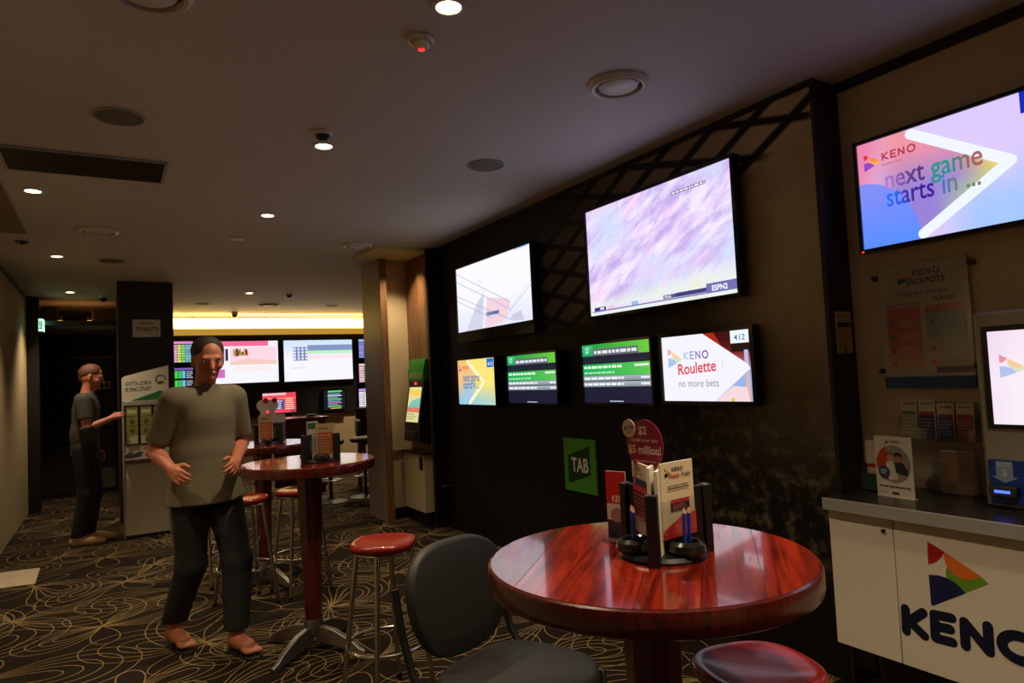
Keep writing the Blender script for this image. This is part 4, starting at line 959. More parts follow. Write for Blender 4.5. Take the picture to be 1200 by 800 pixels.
def dr_heads(p, w_, h_):
    p.rect(0, 0, w_, h_, (224, 206, 168)); p.logo(w_ * .12, h_ * .80, h_ * .13); p.keno(w_ * .34, h_ * .875, h_ * .055, (34, 34, 46)); p.text('Heads', w_ * .24, h_ * .80, h_ * .065, (196, 50, 44), bold=.03, width=w_ * .32); p.text('-Tails', w_ * .57, h_ * .80, h_ * .065, (40, 46, 70), bold=.02, width=w_ * .33)
    p.lines(w_ * .18, h_ * .63, w_ * .86, h_ * .70, 2, (90, 80, 66), .5, 3, .2); p.rect(w_ * .25, h_ * .36, w_ * .82, h_ * .50, (50, 40, 80)); p.rect(w_ * .25, h_ * .45, w_ * .82, h_ * .50, (196, 50, 50)); p.lines(w_ * .3, h_ * .37, w_ * .78, h_ * .44, 2, (220, 90, 80), .5, 6)
    p.poly([(0, 0), (w_, 0), (w_, h_ * .30), (w_ * .5, h_ * .26), (0, h_ * .12)], (206, 48, 40)); p.lines(w_ * .35, h_ * .05, w_ * .9, h_ * .16, 3, (226, 130, 100), .4, 8)
def dr_list(p, w_, h_):
    p.rect(0, 0, w_, h_, (216, 200, 166)); p.logo(w_ * .1, h_ * .86, h_ * .1); p.keno(w_ * .32, h_ * .89, h_ * .05, (34, 34, 46)); p.lines(w_ * .3, h_ * .83, w_ * .9, h_ * .86, 1, (90, 60, 70), .6, 2)
    p.rect(w_ * .06, h_ * .22, w_ * .94, h_ * .78, (72, 34, 62)); p.rect(w_ * .06, h_ * .70, w_ * .94, h_ * .78, (40, 40, 80)); p.rect(w_ * .06, h_ * .60, w_ * .94, h_ * .68, (190, 48, 48))
    for k in range(6): p.lines(w_ * .1, h_ * (.23 + .06 * k), w_ * .9, h_ * (.27 + .06 * k), 1, (190, 70, 70), .6, k, .1)
    p.lines(w_ * .1, h_ * .04, w_ * .9, h_ * .18, 4, (150, 140, 150), .4, 9)
q, a = in_sector(0, .042, .010); leaflet('keno_leaflet', 'cream leaflet with a Heads-Tails heading in the caddy on the foreground table', q, a, .112, .165, .004, dr_heads, -.06, 'leaflets in the foreground caddy').rotation_euler = (0, 0, a)
q, a = in_sector(2, .042, -.010); leaflet('keno_leaflet', 'leaflet with a dark red and navy table in the foreground caddy', q, a, .112, .160, .004, dr_list, 0, 'leaflets in the foreground caddy')
q, a = in_sector(1, .042); leaflet('keno_leaflet', 'leaflet at the hidden back side of the foreground caddy', q, a, .10, .15, .004, dr_list, 0, 'leaflets in the foreground caddy')
for k in range(2):   # folded game forms bunched above the front divider
    a = CA; r = .064 + .0 * k; sd = (-.0115, .0045)[k]
    pos = (CP[0] + math.cos(a) * r - math.sin(a) * sd, CP[1] + math.sin(a) * r + math.cos(a) * sd, CP[2] + .016)
    o = leaflet('game_form', 'bundle of white folded game forms, ' + ('left', 'right')[k] + ' of the black front divider', pos, CA, .05, (.190, .182)[k], .007, None, 0, 'game forms in the foreground caddy')
    o.rotation_euler = (0, .0, CA)
def pencil(label, pos, tx, ty):
    t = thing('pencil', label, 'pencil', pos, 0, 'blue pencils in the caddy'); t.rotation_euler = (tx, ty, 0)
    MB().cyl((0, 0, 0), (0, 0, .078), .0042, n=6).build('shaft', BLUEPL, t, smooth=0)
    tp = MB().cyl((0, 0, .078), (0, 0, .090), .0042, .0010, n=6).build('wood_tip', WOODTIP, t)
for k, (sec, sd, lb) in enumerate(((2, -.004, 'left'), (2, .010, 'right'), (0, -.010, 'left'), (0, .006, 'right'))):
    a = CA + 2 * PI * sec / 3 + PI / 3; r = .070
    pos = (CP[0] + math.cos(a) * r - math.sin(a) * sd, CP[1] + math.sin(a) * r + math.cos(a) * sd, CP[2] + .024)
    pencil('blue pencil, ' + lb + ' one of the pair in the ' + ('left' if sec == 2 else 'right') + ' well of the caddy', pos, .05 * (k % 2) - .02, .04 - .05 * (k % 2))
# magenta round sign standing in the left sector
q, a = in_sector(2, .029, -.004, .016); a += .45
t = thing('round_sign', 'magenta round win sign rising above the foreground caddy', 'sign', q, a)
MB().prism([(-.024, .0), (.024, .0), (.024, .142), (.042, .142), (.040, .20), (-.040, .20), (-.042, .142), (-.024, .142)], .001, .003, 'y').build('stem', PAPER, t, smooth=0)
def disc_poly(u, v, r, n=40): return [(u + r * math.cos(2 * PI * k / n), v + r * math.sin(2 * PI * k / n)) for k in range(n)]
b1 = MB().prism(disc_poly(0, .232, .058), -.0006, .0012, 'y').build('disc', M('magenta_card', (160, 14, 74), .45, var=.03), t, smooth=0)
b2 = MB().prism(disc_poly(-.047, .268, .021, 28), -.003, -.0014, 'y').build('badge', PAPER, t, smooth=0)
p = Panel(.0012, .0001); p.text('$2', -.004, .256, .026, (255, 240, 232), 'c', .03); p.text('could now win', 0, .239, .012, (250, 230, 224), 'c', .02, width=.084); p.text('$5 million!', .0, .212, .026, (255, 242, 234), 'c', .03, width=.104); p.lines(-.034, .192, .036, .198, 1, (216, 160, 170), .6, 4, 0); p.build('print', b1, PRINT)
p = Panel(.0032, .0001); p.logo(-.061, .263, .013); p.keno(-.048, .268, .007, (60, 50, 50)); p.lines(-.05, .256, -.034, .264, 2, (190, 70, 70), .5, 2); p.build('print', b2, PRINT)
# red table card behind the caddy on a clear foot
t = thing('table_card', 'narrow red and white keno card on a clear round foot behind the caddy', 'display card', (1.075, 1.335, 1.03), FX + .35)
MB().lathe([(.042, 0), (.042, .004), (.03, .006), (.001, .006)], 32).build('foot', ACRYLIC, t)
bd = MB().box(-.028, .028, .0, .002, .005, .17).build('card', PAPER, t, smooth=0)
p = Panel(.0004, .0001); p.rect(-.028, .005, .028, .17, (216, 200, 180)); p.rect(-.028, .09, .028, .17, (196, 20, 28)); p.text('KENO', -.012, .095, .022, (240, 220, 210), 'l', .02, width=.045); p.rect(-.028, .005, .028, .05, (50, 44, 70)); p.disc(.0, .062, .018, (160, 120, 110), 16); p.build('print', bd, PRINT)

# caddies on the two farther tables, with cards
dup(c0, (.985, 3.80, 1.03), 3.6, 'black leaflet caddy on the middle bar table', 'black table caddies')
dup(c0, (1.02, 5.33, 1.03), 3.2, 'black leaflet caddy on the farthest bar table', 'black table caddies')
def dr_red(p, w_, h_): p.rect(0, 0, w_, h_, (206, 186, 140)); p.rect(w_ * .08, h_ * .1, w_ * .92, h_ * .74, (196, 96, 50)); p.lines(w_ * .15, h_ * .15, w_ * .85, h_ * .7, 7, (226, 190, 130), .35, 3); p.keno(w_ * .2, h_ * .83, h_ * .06, (70, 50, 40))
def dr_grn(p, w_, h_): p.rect(0, 0, w_, h_, (206, 200, 190)); p.rect(w_ * .06, h_ * .80, w_ * .94, h_ * .96, (60, 110, 60)); p.lines(w_ * .15, h_ * .15, w_ * .85, h_ * .7, 7, (140, 130, 140), .35, 3)
VA = -.15
leaflet('keno_leaflet', 'orange printed card in the caddy on the middle bar table', (1.01, 3.76, 1.047), VA, .10, .19, .004, dr_red, 0, 'cards in the middle caddy')
leaflet('keno_leaflet', 'white card with a green heading in the caddy on the middle bar table', (.945, 3.775, 1.047), VA + .2, .06, .205, .004, dr_grn, 0, 'cards in the middle caddy')
leaflet('keno_leaflet', 'white and red card in the caddy on the farthest bar table', (.98, 5.275, 1.047), VA, .10, .20, .004, dr_red, 0, 'cards in the farthest caddy')
leaflet('keno_leaflet', 'white and violet card in the caddy on the farthest bar table', (1.08, 5.295, 1.047), VA, .09, .20, .004, lambda p, w_, h_: (p.rect(0, 0, w_, h_, (214, 206, 196)), p.rect(0, 0, w_, h_ * .7, (130, 100, 150))), 0, 'cards in the farthest caddy')
for k, xx in enumerate((.985, 1.05)):
    t = thing('round_sign', ('left' if k == 0 else 'right') + ' of the two pale round promotion cards on the farthest bar table', 'sign', (xx - .01, 5.335, 1.046), VA, 'round cards on the farthest table')
    MB().prism([(-.02, 0), (.02, 0), (.02, .23), (-.02, .23)], 0, .002, 'y').build('stem', PAPER, t, smooth=0)
    MB().prism(disc_poly(0, .27, .045), -.001, .003, 'y').build('disc', PAPER, t, smooth=0)
    MB().prism(disc_poly(.02, .305, .02, 20), -.003, -.0012, 'y').build('badge', M('red_badge', (196, 30, 50), .5), t, smooth=0)

# brochure stand by the column
t = thing('brochure_stand', 'white free-standing betting leaflet stand in front of the dark column', 'stand', (.10, 7.92, 0), 0)
WS = .40
MB().box(0, WS, 0, .32, .02, 1.34).build('body', M('stand_panel', (204, 192, 164), .5, var=.04), t, smooth=0)
for x in (-.012, WS): MB().box(x, x + .014, -.012, .33, 0, 1.36).build('side_rail', GREYEDGE, t, bevel=.002)
MB().box(0, WS, -.01, .32, .0, .03).build('foot_rail', BLACKPL, t, bevel=.002)
MB().box(0, WS, -.012, .0, 1.335, 1.375).build('top_rail', GREYEDGE, t, bevel=.002)
MB().box(.01, WS - .01, -.004, .002, .93, 1.33).build('leaflet_bay', M('stand_bay_dark', (34, 30, 24), .5), t)
MB().prism([(-.01, .86), (-.12, .80), (-.12, .785), (-.0, .74), (-.0, .86)], .0, WS, 'x').build('writing_shelf', M('grey_shelf', (112, 104, 94), .4), t, bevel=.003)
hd = [(-.012, 1.375), (WS + .014, 1.375), (WS + .014, 1.735)] + [(.04 - .052 * math.sin(math.radians(a)), 1.60 + .04 * math.cos(math.radians(a))) for a in range(10, 91, 16)]
hb = MB().prism(hd, .0, .02, 'y').build('header_board', M('header_board_white', (212, 206, 186), .5, var=.03), t, smooth=0)
p = Panel(.0008); p.text('GOTTA LOVE A', .02, 1.535, .058, (36, 78, 46), bold=.012, width=.235, slope=.03); p.text('FLYING START', .02, 1.475, .058, (36, 78, 46), bold=.012, width=.235, slope=.03)
p.poly([(.06, 1.380), (WS + .01, 1.380), (WS + .01, 1.44), (.33, 1.475), (.28, 1.455)], (30, 116, 62)); p.poly([(.24, 1.380), (WS + .01, 1.380), (WS + .01, 1.42)], (90, 150, 60))
p.stroke([(.34 + .045 * math.cos(2 * PI * k / 20), 1.59 + .045 * math.sin(2 * PI * k / 20)) for k in range(15)], .012, (120, 110, 90)); p.poly([(.31, 1.55), (.37, 1.55), (.36, 1.575), (.325, 1.57)], (110, 60, 36)); p.build('print', hb, PRINT)
r = random.Random(2)
for i in range(3):
    for j in range(4):
        nm = ('left', 'middle', 'right')[i] + ' column, ' + ('bottom row', 'second row from below', 'third row from below', 'top row')[j]
        leaflet('betting_leaflet', 'small yellow-green leaflet in the stand by the column, ' + nm, (.10 + .075 + .125 * i, 7.905, .945 + .094 * j), 0, .098, .088, .006,
                lambda p, w_, h_, j=j: (p.rect(0, 0, w_, h_, (196, 190, 150) if j == 0 else (150, 150, 60)), p.disc(w_ * .5, h_ * .4, w_ * .28, (90, 96, 60), 16) if 0 < j < 3 else p.rect(w_ * .08, h_ * .3, w_ * .92, h_ * .7, (196, 196, 150)), p.lines(w_ * .1, h_ * .78, w_ * .9, h_ * .94, 1, (70, 80, 40), .5, j)), 0, 'leaflets in the stand by the column')
# toilets sign
leaflet('toilets_sign', 'white printed TOILETS sign on the dark column', (.365, 8.985, 2.11), 0, .29, .205, .004, lambda p, w_, h_: (p.rect(0, 0, w_, h_, (214, 208, 204)), p.text('TOILETS', w_ * .5, h_ * .36, h_ * .30, (30, 28, 30), 'c', .02, width=w_ * .84), p.lines(w_ * .22, h_ * .72, w_ * .78, h_ * .88, 1, (140, 130, 126), .7, 3, 0), p.lines(w_ * .1, h_ * .06, w_ * .7, h_ * .16, 1, (236, 232, 226), .8, 4, 0)), cat='sign')
# exit sign
t = thing('exit_sign', 'lit green exit sign beside the corridor opening', 'sign', (-.765, 10.52, 2.30), 0)
MB().box(-.025, .025, -.10, .08, 0, .17).build('housing', WHITEPL, t, bevel=.004)
MB().box(-.02, .02, -.104, -.10, .01, .16).box(.025, .029, -.09, .07, .01, .16).build('lit_panel', ME('exit_green', (150, 250, 190), 4.0), t)
p = Panel(.1045); p.rect(-.018, .03, .018, .14, (30, 150, 90)); p.disc(.0, .12, .008, (235, 250, 240), 12); p.stroke([(0, .11), (-.004, .08), (.008, .05)], .006, (235, 250, 240)); p.stroke([(-.004, .08), (-.01, .05)], .006, (235, 250, 240)); p.build('pictogram', t, SCREEN)
# things stored above the corridor opening
t = tag(MB().box(-.13, .13, -.10, .10, 0, .17).box(-.135, .135, -.105, .105, .17, .19).build('storage_box', M('brown_cardboard', (150, 92, 40), .7), bevel=.004), 'brown box stored above the corridor opening', 'box'); t.location = (-.08, 11.0, 2.462); t.rotation_euler = (0, 0, .15)
t = thing('rolled_banner', 'dark rolled banner stored above the corridor opening', 'banner', (-.39, 10.98, 2.462), .06)
MB().cyl((-.17, 0, .07), (.11, 0, .07), .068, n=20).build('roll', M('dark_cloth', (40, 30, 24), .8, bump=.2), t); MB().cyl((-.19, 0, .07), (.13, 0, .07), .012).build('rod', CHROME, t)
t = tag(MB().box(-.09, .09, -.08, .08, 0, .22).build('storage_box', M('rust_card', (110, 56, 26), .7), bevel=.004), 'narrow rust-coloured box stored above the corridor next to the black door frame', 'box'); t.location = (-.705, 11.0, 2.462)
t = thing('added_batten_lamp', 'added warm lamp batten above the corridor opening, unseen behind the stored boxes', 'lamp', (-.36, 11.3, 2.462), 0)  # unseen lamp added for a warm glow on the stored things
MB().box(-.36, .36, -.03, .03, 0, .03).build('housing', WHITEPL, t, bevel=.004)
MB().cyl((-.34, 0, .048), (.34, 0, .048), .018).build('tube', ME('added_warm_tube', (255, 170, 80), 5.0), t)
# white sheet on the carpet
o = MB().prism([(-.86, 7.20), (-.55, 7.15), (-.54, 6.58), (-.80, 6.62), (-.86, 6.9)], .001, .006, 'z').build('paper_sheet', M('crumpled_paper', (176, 160, 132), .8, var=.25, scale=14, bump=.4)); tag(o, 'pale flattened cardboard sheet on the carpet by the left wall', 'cardboard')
# tiny glass on the farthest table and black till roll on the cabinet
t = thing('drinking_glass', 'empty drinking glass on the mahogany cabinet in the far room', 'glass', (2.12, 9.45, 1.02), 0)
MB().lathe([(.03, 0), (.038, .12), (.036, .12), (.028, .006), (.001, .006)], 24).build('bowl', ACRYLIC, t)
tag(MB().prism([(-.06, -.04), (.06, -.04), (.07, .04), (-.05, .04)], 0, .035, 'z').build('ticket_holder', M('dark_green_card', (10, 62, 40), .5), bevel=.004), 'small dark green holder on the mahogany cabinet', 'holder').location = (2.36, 9.5, 1.02)

# ================================================================== PEOPLE: blended tapered limbs, one continuous surface each
class Field:
    def __init__(s, lo, hi, h):
        s.lo = np.array(lo, float); s.h = h; n = np.ceil((np.array(hi) - s.lo) / h).astype(int) + 1
        s.D = np.full(n, .5, np.float32); s.ax = [s.lo[i] + h * np.arange(n[i]) for i in range(3)]
    def _win(s, lo, hi):
        i0 = np.maximum(((np.array(lo) - s.lo) / s.h).astype(int), 0); i1 = np.minimum(((np.array(hi) - s.lo) / s.h).astype(int) + 2, s.D.shape)
        sl = tuple(slice(int(a), int(b)) for a, b in zip(i0, i1))
        return sl, np.meshgrid(*[s.ax[i][sl[i]] for i in range(3)], indexing='ij', sparse=True)
    def _mix(s, sl, d, k):
        a = s.D[sl]; hh = np.clip(.5 + .5 * (a - d) / k, 0, 1); s.D[sl] = a * (1 - hh) + d * hh - k * hh * (1 - hh)
    def cone(s, p0, p1, r0, r1, k=.02, sx=(1, 1, 1)):
        """tapered limb; sx stretches the cross-section (x, y, z factors)"""
        p0 = np.array(p0, float); p1 = np.array(p1, float); R = max(r0, r1) * max(sx) + k + .02
        sl, (X, Y, Z) = s._win(np.minimum(p0, p1) - R, np.maximum(p0, p1) + R)
        d = p1 - p0; L2 = max(d @ d, 1e-9)
        t = np.clip(((X - p0[0]) * d[0] + (Y - p0[1]) * d[1] + (Z - p0[2]) * d[2]) / L2, 0, 1)
        q = np.sqrt(((X - p0[0] - t * d[0]) / sx[0]) ** 2 + ((Y - p0[1] - t * d[1]) / sx[1]) ** 2 + ((Z - p0[2] - t * d[2]) / sx[2]) ** 2)
        s._mix(sl, (q - (r0 + (r1 - r0) * t)).astype(np.float32), k); return s
    def ell(s, c, r, k=.02):
        r = np.array(r, float); R = r.max() + k + .02; sl, (X, Y, Z) = s._win(np.array(c) - R, np.array(c) + R)
        q = np.sqrt(((X - c[0]) / r[0]) ** 2 + ((Y - c[1]) / r[1]) ** 2 + ((Z - c[2]) / r[2]) ** 2)
        s._mix(sl, ((q - 1) * r.min()).astype(np.float32), k); return s
    def chain(s, pts, rs, k=.02, sx=(1, 1, 1)):
        for i in range(len(pts) - 1): s.cone(pts[i], pts[i + 1], rs[i], rs[i + 1], k, sx)
        return s
    def cut(s, n, c):
        """keep the side where n.(p-c) < 0"""
        X, Y, Z = np.meshgrid(*s.ax, indexing='ij', sparse=True); s.D = np.maximum(s.D, (n[0] * (X - c[0]) + n[1] * (Y - c[1]) + n[2] * (Z - c[2])).astype(np.float32)); return s
    def cut_ball(s, n, c, rad):
        """same, but only close to the point c (a cuff)"""
        sl, (X, Y, Z) = s._win(np.array(c) - rad, np.array(c) + rad); pl = n[0] * (X - c[0]) + n[1] * (Y - c[1]) + n[2] * (Z - c[2])
        s.D[sl] = np.maximum(s.D[sl], np.where((X - c[0]) ** 2 + (Y - c[1]) ** 2 + (Z - c[2]) ** 2 < rad * rad, pl, -1).astype(np.float32)); return s
    def mesh(s, name, mat, parent):
        """surface nets"""
        D = s.D; inside = D < 0; nx, ny, nz = D.shape
        cnt = np.zeros((nx - 1, ny - 1, nz - 1), np.int8); corners = [(a, b, c) for a in (0, 1) for b in (0, 1) for c in (0, 1)]
        for (a, b, c) in corners: cnt += inside[a:nx - 1 + a, b:ny - 1 + b, c:nz - 1 + c]
        act = (cnt > 0) & (cnt < 8); idx = np.argwhere(act); num = -np.ones(act.shape, np.int64); num[act] = np.arange(len(idx))
        acc = np.zeros((len(idx), 3)); w_ = np.zeros(len(idx)); ix, iy, iz = idx.T
        for e0 in corners:
            for ax in range(3):
                if e0[ax]: continue
                e1 = list(e0); e1[ax] = 1
                d0 = D[ix + e0[0], iy + e0[1], iz + e0[2]]; d1 = D[ix + e1[0], iy + e1[1], iz + e1[2]]; m = (d0 < 0) != (d1 < 0)
                t = np.where(m, d0 / np.where(m, d0 - d1, 1), 0); pt = np.tile(np.array(e0, float), (len(idx), 1)); pt[:, ax] += t
                acc += pt * m[:, None]; w_ += m
        V = s.lo + s.h * (idx + acc / w_[:, None]); F = []
        for ax in range(3):
            a0 = [slice(None)] * 3; a1 = [slice(None)] * 3; a0[ax] = slice(0, -1); a1[ax] = slice(1, None)
            sg = inside[tuple(a0)].astype(np.int8) - inside[tuple(a1)].astype(np.int8); e = np.argwhere(sg != 0)
            u, v = (ax + 1) % 3, (ax + 2) % 3; ok = (e[:, u] > 0) & (e[:, v] > 0) & (e[:, u] < D.shape[u] - 1) & (e[:, v] < D.shape[v] - 1); e = e[ok]
            q = []
            for (du, dv) in ((-1, -1), (0, -1), (0, 0), (-1, 0)):
                c = e.copy(); c[:, u] += du; c[:, v] += dv; q.append(num[c[:, 0], c[:, 1], c[:, 2]])
            q = np.stack(q, 1); sgn = sg[e[:, 0], e[:, 1], e[:, 2]]; q[sgn < 0] = q[sgn < 0][:, ::-1]; F.append(q)
        F = np.concatenate(F); me = bpy.data.meshes.new(name); me.from_pydata(V.tolist(), [], F.tolist())
        me.polygons.foreach_set('use_smooth', [True] * len(me.polygons)); me.materials.append(mat); me.update()
        o = bpy.data.objects.new(name, me); COL.objects.link(o); o.parent = parent; return o
def V3(*a): return np.array(a, float)
def hand(f, wrist, fwd, palm, side, curl=.6):
    """palm, four unequal bent fingers and a thumb; side points to the thumb"""
    fwd = fwd / np.linalg.norm(fwd); palm = palm - fwd * (palm @ fwd); palm /= np.linalg.norm(palm); side = np.cross(fwd, palm) * (1 if np.cross(fwd, palm) @ side > 0 else -1)
    f.cone(wrist, wrist + fwd * .03, .026, .027, .015); f.cone(wrist + fwd * .03 + side * .014, wrist + fwd * .085 + side * .022, .019, .015, .012); f.cone(wrist + fwd * .03 - side * .014, wrist + fwd * .08 - side * .024, .019, .014, .012); f.cone(wrist + fwd * .04, wrist + fwd * .085, .018, .015, .012)
    for k, (s_, L) in enumerate(((.031, .068), (.011, .078), (-.010, .072), (-.030, .056))):
        b = wrist + fwd * (.088 - .004 * abs(k - 1)) + side * s_; d = fwd; p = b; r = .0095
        for j, fr in enumerate((.45, .32, .23)):
            an = curl * (j + .6); dd = fwd * math.cos(an) + palm * math.sin(an); n = p + dd * L * fr; f.cone(p, n, r, r - .0012, .004); p = n; r -= .0012
    b = wrist + fwd * .03 + side * .028; m = b + fwd * .030 + side * .026 + palm * .012; f.cone(b, m, .014, .0115, .008); f.cone(m, m + fwd * .032 + side * .006 + palm * .014, .0115, .009, .004)
def foot(f, ankle, heel, toe, k=.012):
    heel = np.array(heel); toe = np.array(toe); d = toe - heel; d = d / np.linalg.norm(d); sd = np.array([-d[1], d[0], 0])
    f.cone(ankle, heel + V3(0, 0, .035), .036, .034, .02); f.cone(heel + V3(0, 0, .032), heel + d * .13 + V3(0, 0, .032), .034, .036, .02, (1, 1, .85)); f.cone(np.array(ankle) - V3(0, 0, .01), heel + d * .14 + V3(0, 0, .035), .036, .030, .03)
    for j in range(5):
        b = heel + d * .15 + sd * (.032 - .016 * j); L = (.055, .05, .045, .038, .03)[j]; f.cone(b + V3(0, 0, .022), b + d * L + V3(0, 0, .014), .015, .0105 if j else .013, .006)
def head(f, c, yaw=0.0, nod=0.0):
    """skull, jaw, nose, brows, lips, ears around the head centre c, looking along -y turned by yaw and lowered by nod"""
    R = np.array(Matrix.Rotation(yaw, 3, 'Z') @ Matrix.Rotation(nod, 3, 'X')); c = np.array(c)
    def P(x, y, z): return c + R @ np.array([x, y, z])
    f.ell(P(0, .012, .035), (.077, .096, .088), .02); f.cone(P(0, -.03, -.02), P(0, -.048, -.085), .062, .034, .03); f.cone(P(0, .03, -.02), P(0, -.01, -.06), .06, .05, .03)
    f.cone(P(0, -.088, .018), P(0, -.112, -.022), .010, .0135, .010); f.cone(P(-.010, -.100, -.026), P(.010, -.100, -.026), .009, .009, .006)
    f.cone(P(-.04, -.079, .030), P(.04, -.079, .030), .012, .012, .012); f.cone(P(-.02, -.089, -.054), P(.02, -.089, -.054), .0085, .0085, .006); f.cone(P(0, -.083, -.082), P(0, -.080, -.088), .018, .018, .014)
    for sx in (-1, 1): f.cone(P(sx * .078, .008, .02), P(sx * .080, .004, -.025), .014, .010, .008, (.7, 1.2, 1)); f.ell(P(sx * .04, -.062, -.02), (.026, .022, .02), .016)
    return P
def face_parts(P, parent, hair, long=False):
    for sx in (-1, 1):
        MB().lathe([(.001, -.0125), (.009, -.009), (.0125, 0), (.009, .009), (.001, .0125)], 14, tuple(P(sx * .032, -.0775, .010))).build('eye', M('eye_white', (190, 180, 170), .3), parent, smooth=80)
        MB().lathe([(.001, -.006), (.0045, -.004), (.006, 0), (.0045, .004), (.001, .006)], 12, tuple(P(sx * .032, -.0865, .010))).build('iris', M('dark_iris', (30, 20, 14), .2), parent, smooth=80)
    c = P(0, 0, 0); f = Field(c - .17, c + .17, .006)
    f.ell(P(0, .022, .052), (.084, .100, .085), .02); f.cone(P(0, .06, .02), P(0, .055, -.04), .060, .045, .03)
    n = P(0, -1, .25) - P(0, 0, 0); f.cut(n / np.linalg.norm(n), P(0, -.052, .075)); f.cut(-(P(0, .0, 1) - P(0, 0, 0)), P(0, 0, -.055))
    sub = P(0, -.9, -.75) - P(0, 0, 0); f.cut(sub / np.linalg.norm(sub), P(0, -.012, .012))
    f.mesh('hair', hair, parent)
SKIN = M('skin', (176, 104, 76), .55, var=.06, scale=12)
HAIR = M('dark_brown_hair', (38, 26, 18), .6, var=.3, scale=60, bump=.6)
SHIRT = M('khaki_shirt_cloth', (104, 94, 70), .85, var=.12, scale=10, bump=.15)
PANTS = M('dark_trouser_cloth', (30, 29, 28), .85, var=.15, scale=10, bump=.15)
THONG = M('black_rubber', (24, 22, 21), .7)

def walker():
    t = thing('person', 'person in a khaki T-shirt, dark trousers and thongs walking past the bar tables', 'person', (.45, 4.22, 0), .41)
    f = Field((-.48, -.52, -.01), (.48, .48, 1.80), .0065)
    hip = {-1: V3(-.09, .0, .92), 1: V3(.09, .0, .92)}
    knee = {1: V3(.085, -.155, .50), -1: V3(-.085, .02, .49)}; ank = {1: V3(.065, -.165, .085), -1: V3(-.075, .235, .10)}
    f.cone((0, .0, .93), (0, .005, 1.06), .115, .105, .05, (1.25, .85, 1)); f.cone((0, .005, 1.06), (0, -.01, 1.30), .110, .125, .05, (1.25, .82, 1)); f.cone((-.13, -.01, 1.40), (.13, -.01, 1.40), .062, .062, .06); f.cone((0, -.005, 1.40), (0, -.03, 1.54), .062, .052, .03)
    P = head(f, (0, -.055, 1.62), -.30, .25)
    el = {-1: V3(-.245, .075, 1.13), 1: V3(.25, .03, 1.13)}; wr = {-1: V3(-.275, -.16, 1.05), 1: V3(.06, -.205, 1.05)}; sh = {-1: V3(-.180, -.01, 1.40), 1: V3(.180, -.01, 1.40)}
    for s_ in (-1, 1):
        f.chain([hip[s_], knee[s_], ank[s_]], [.082, .054, .036], .03); f.ell(knee[s_] * .55 + ank[s_] * .45 + V3(0, .022, .07), (.05, .05, .11), .03)
        f.chain([sh[s_], el[s_]], [.052, .040], .025); f.chain([el[s_], el[s_] * .65 + wr[s_] * .35, wr[s_]], [.039, .040, .026], .015)
        hand(f, wr[s_], wr[s_] - el[s_], V3(-s_ * .8, 0, -.4), V3(0, -.2, 1), .55)
    foot(f, ank[1], (.065, -.135, .022), (.06, -.39, .022)); foot(f, ank[-1], (-.075, .265, .03), (-.085, .02, .022))
    f.mesh('body', SKIN, t); face_parts(P, t, HAIR)
    g = Field((-.42, -.30, .78), (.42, .30, 1.56), .0075)
    g.cone((0, .0, .82), (0, .005, 1.08), .174, .136, .05, (1.27, .98, 1)); g.cone((0, .005, 1.06), (0, -.01, 1.30), .132, .142, .05, (1.22, .84, 1)); g.cone((-.13, -.01, 1.405), (.13, -.01, 1.405), .078, .078, .06); g.cone((0, -.005, 1.40), (0, -.02, 1.50), .085, .07, .03)
    for s_ in (-1, 1):
        e2 = sh[s_] * .12 + el[s_] * .88; g.chain([sh[s_], e2], [.074, .066], .03); dd = el[s_] - sh[s_]; dd /= np.linalg.norm(dd); g.cut_ball(dd, sh[s_] * .18 + el[s_] * .82, .085)
    g.cut(V3(0, .15, 1), (0, 0, 1.475)); g.cut(V3(0, 0, -1), (0, 0, .83)); g.mesh('shirt', SHIRT, t)
    g = Field((-.28, -.36, .09), (.28, .40, 1.02), .0075); g.cone((0, .0, .90), (0, .0, .98), .130, .118, .04, (1.22, .88, 1))
    for s_ in (-1, 1): g.chain([hip[s_], knee[s_], ank[s_] + V3(0, 0, .05)], [.104, .080, .068], .03)
    g.cut(V3(0, 0, 1), (0, 0, .985))
    for s_ in (-1, 1): g.cut_ball(V3(0, 0, -1), ank[s_] + V3(0, 0, .045), .12)
    g.mesh('trousers', PANTS, t)
    for (h_, to) in ((V3(.065, -.135, 0), V3(.06, -.39, 0)), (V3(-.075, .265, .0), V3(-.085, .02, 0))):
        d = (to - h_); L = np.linalg.norm(d); d /= L; s2 = V3(-d[1], d[0], 0)
        out = [h_ + d * (L * a - .035) + s2 * b for (a, b) in ((0, -.022), (.12, -.036), (.5, -.034), (.8, -.046), (1.0, -.036), (1.08, 0), (1.0, .040), (.8, .048), (.5, .036), (.12, .036), (0, .022))]
        z0 = .0; so = MB().prism([(q[0], q[1]) for q in out], .0, .014, 'z').build('sandal_sole', THONG, t, bevel=.003)
        b = h_ + d * .175
        MB().tube([tuple(h_ + d * .09 + s2 * .042 + V3(0, 0, .014)), tuple(h_ + d * .13 + s2 * .034 + V3(0, 0, .055)), tuple(b + V3(0, 0, .05)), tuple(h_ + d * .13 - s2 * .034 + V3(0, 0, .055)), tuple(h_ + d * .09 - s2 * .042 + V3(0, 0, .014))], .006, 6).tube([tuple(b + V3(0, 0, .05)), tuple(b + d * .03 + V3(0, 0, .014))], .005, 6).build('strap', THONG, so)
    return t
walker()

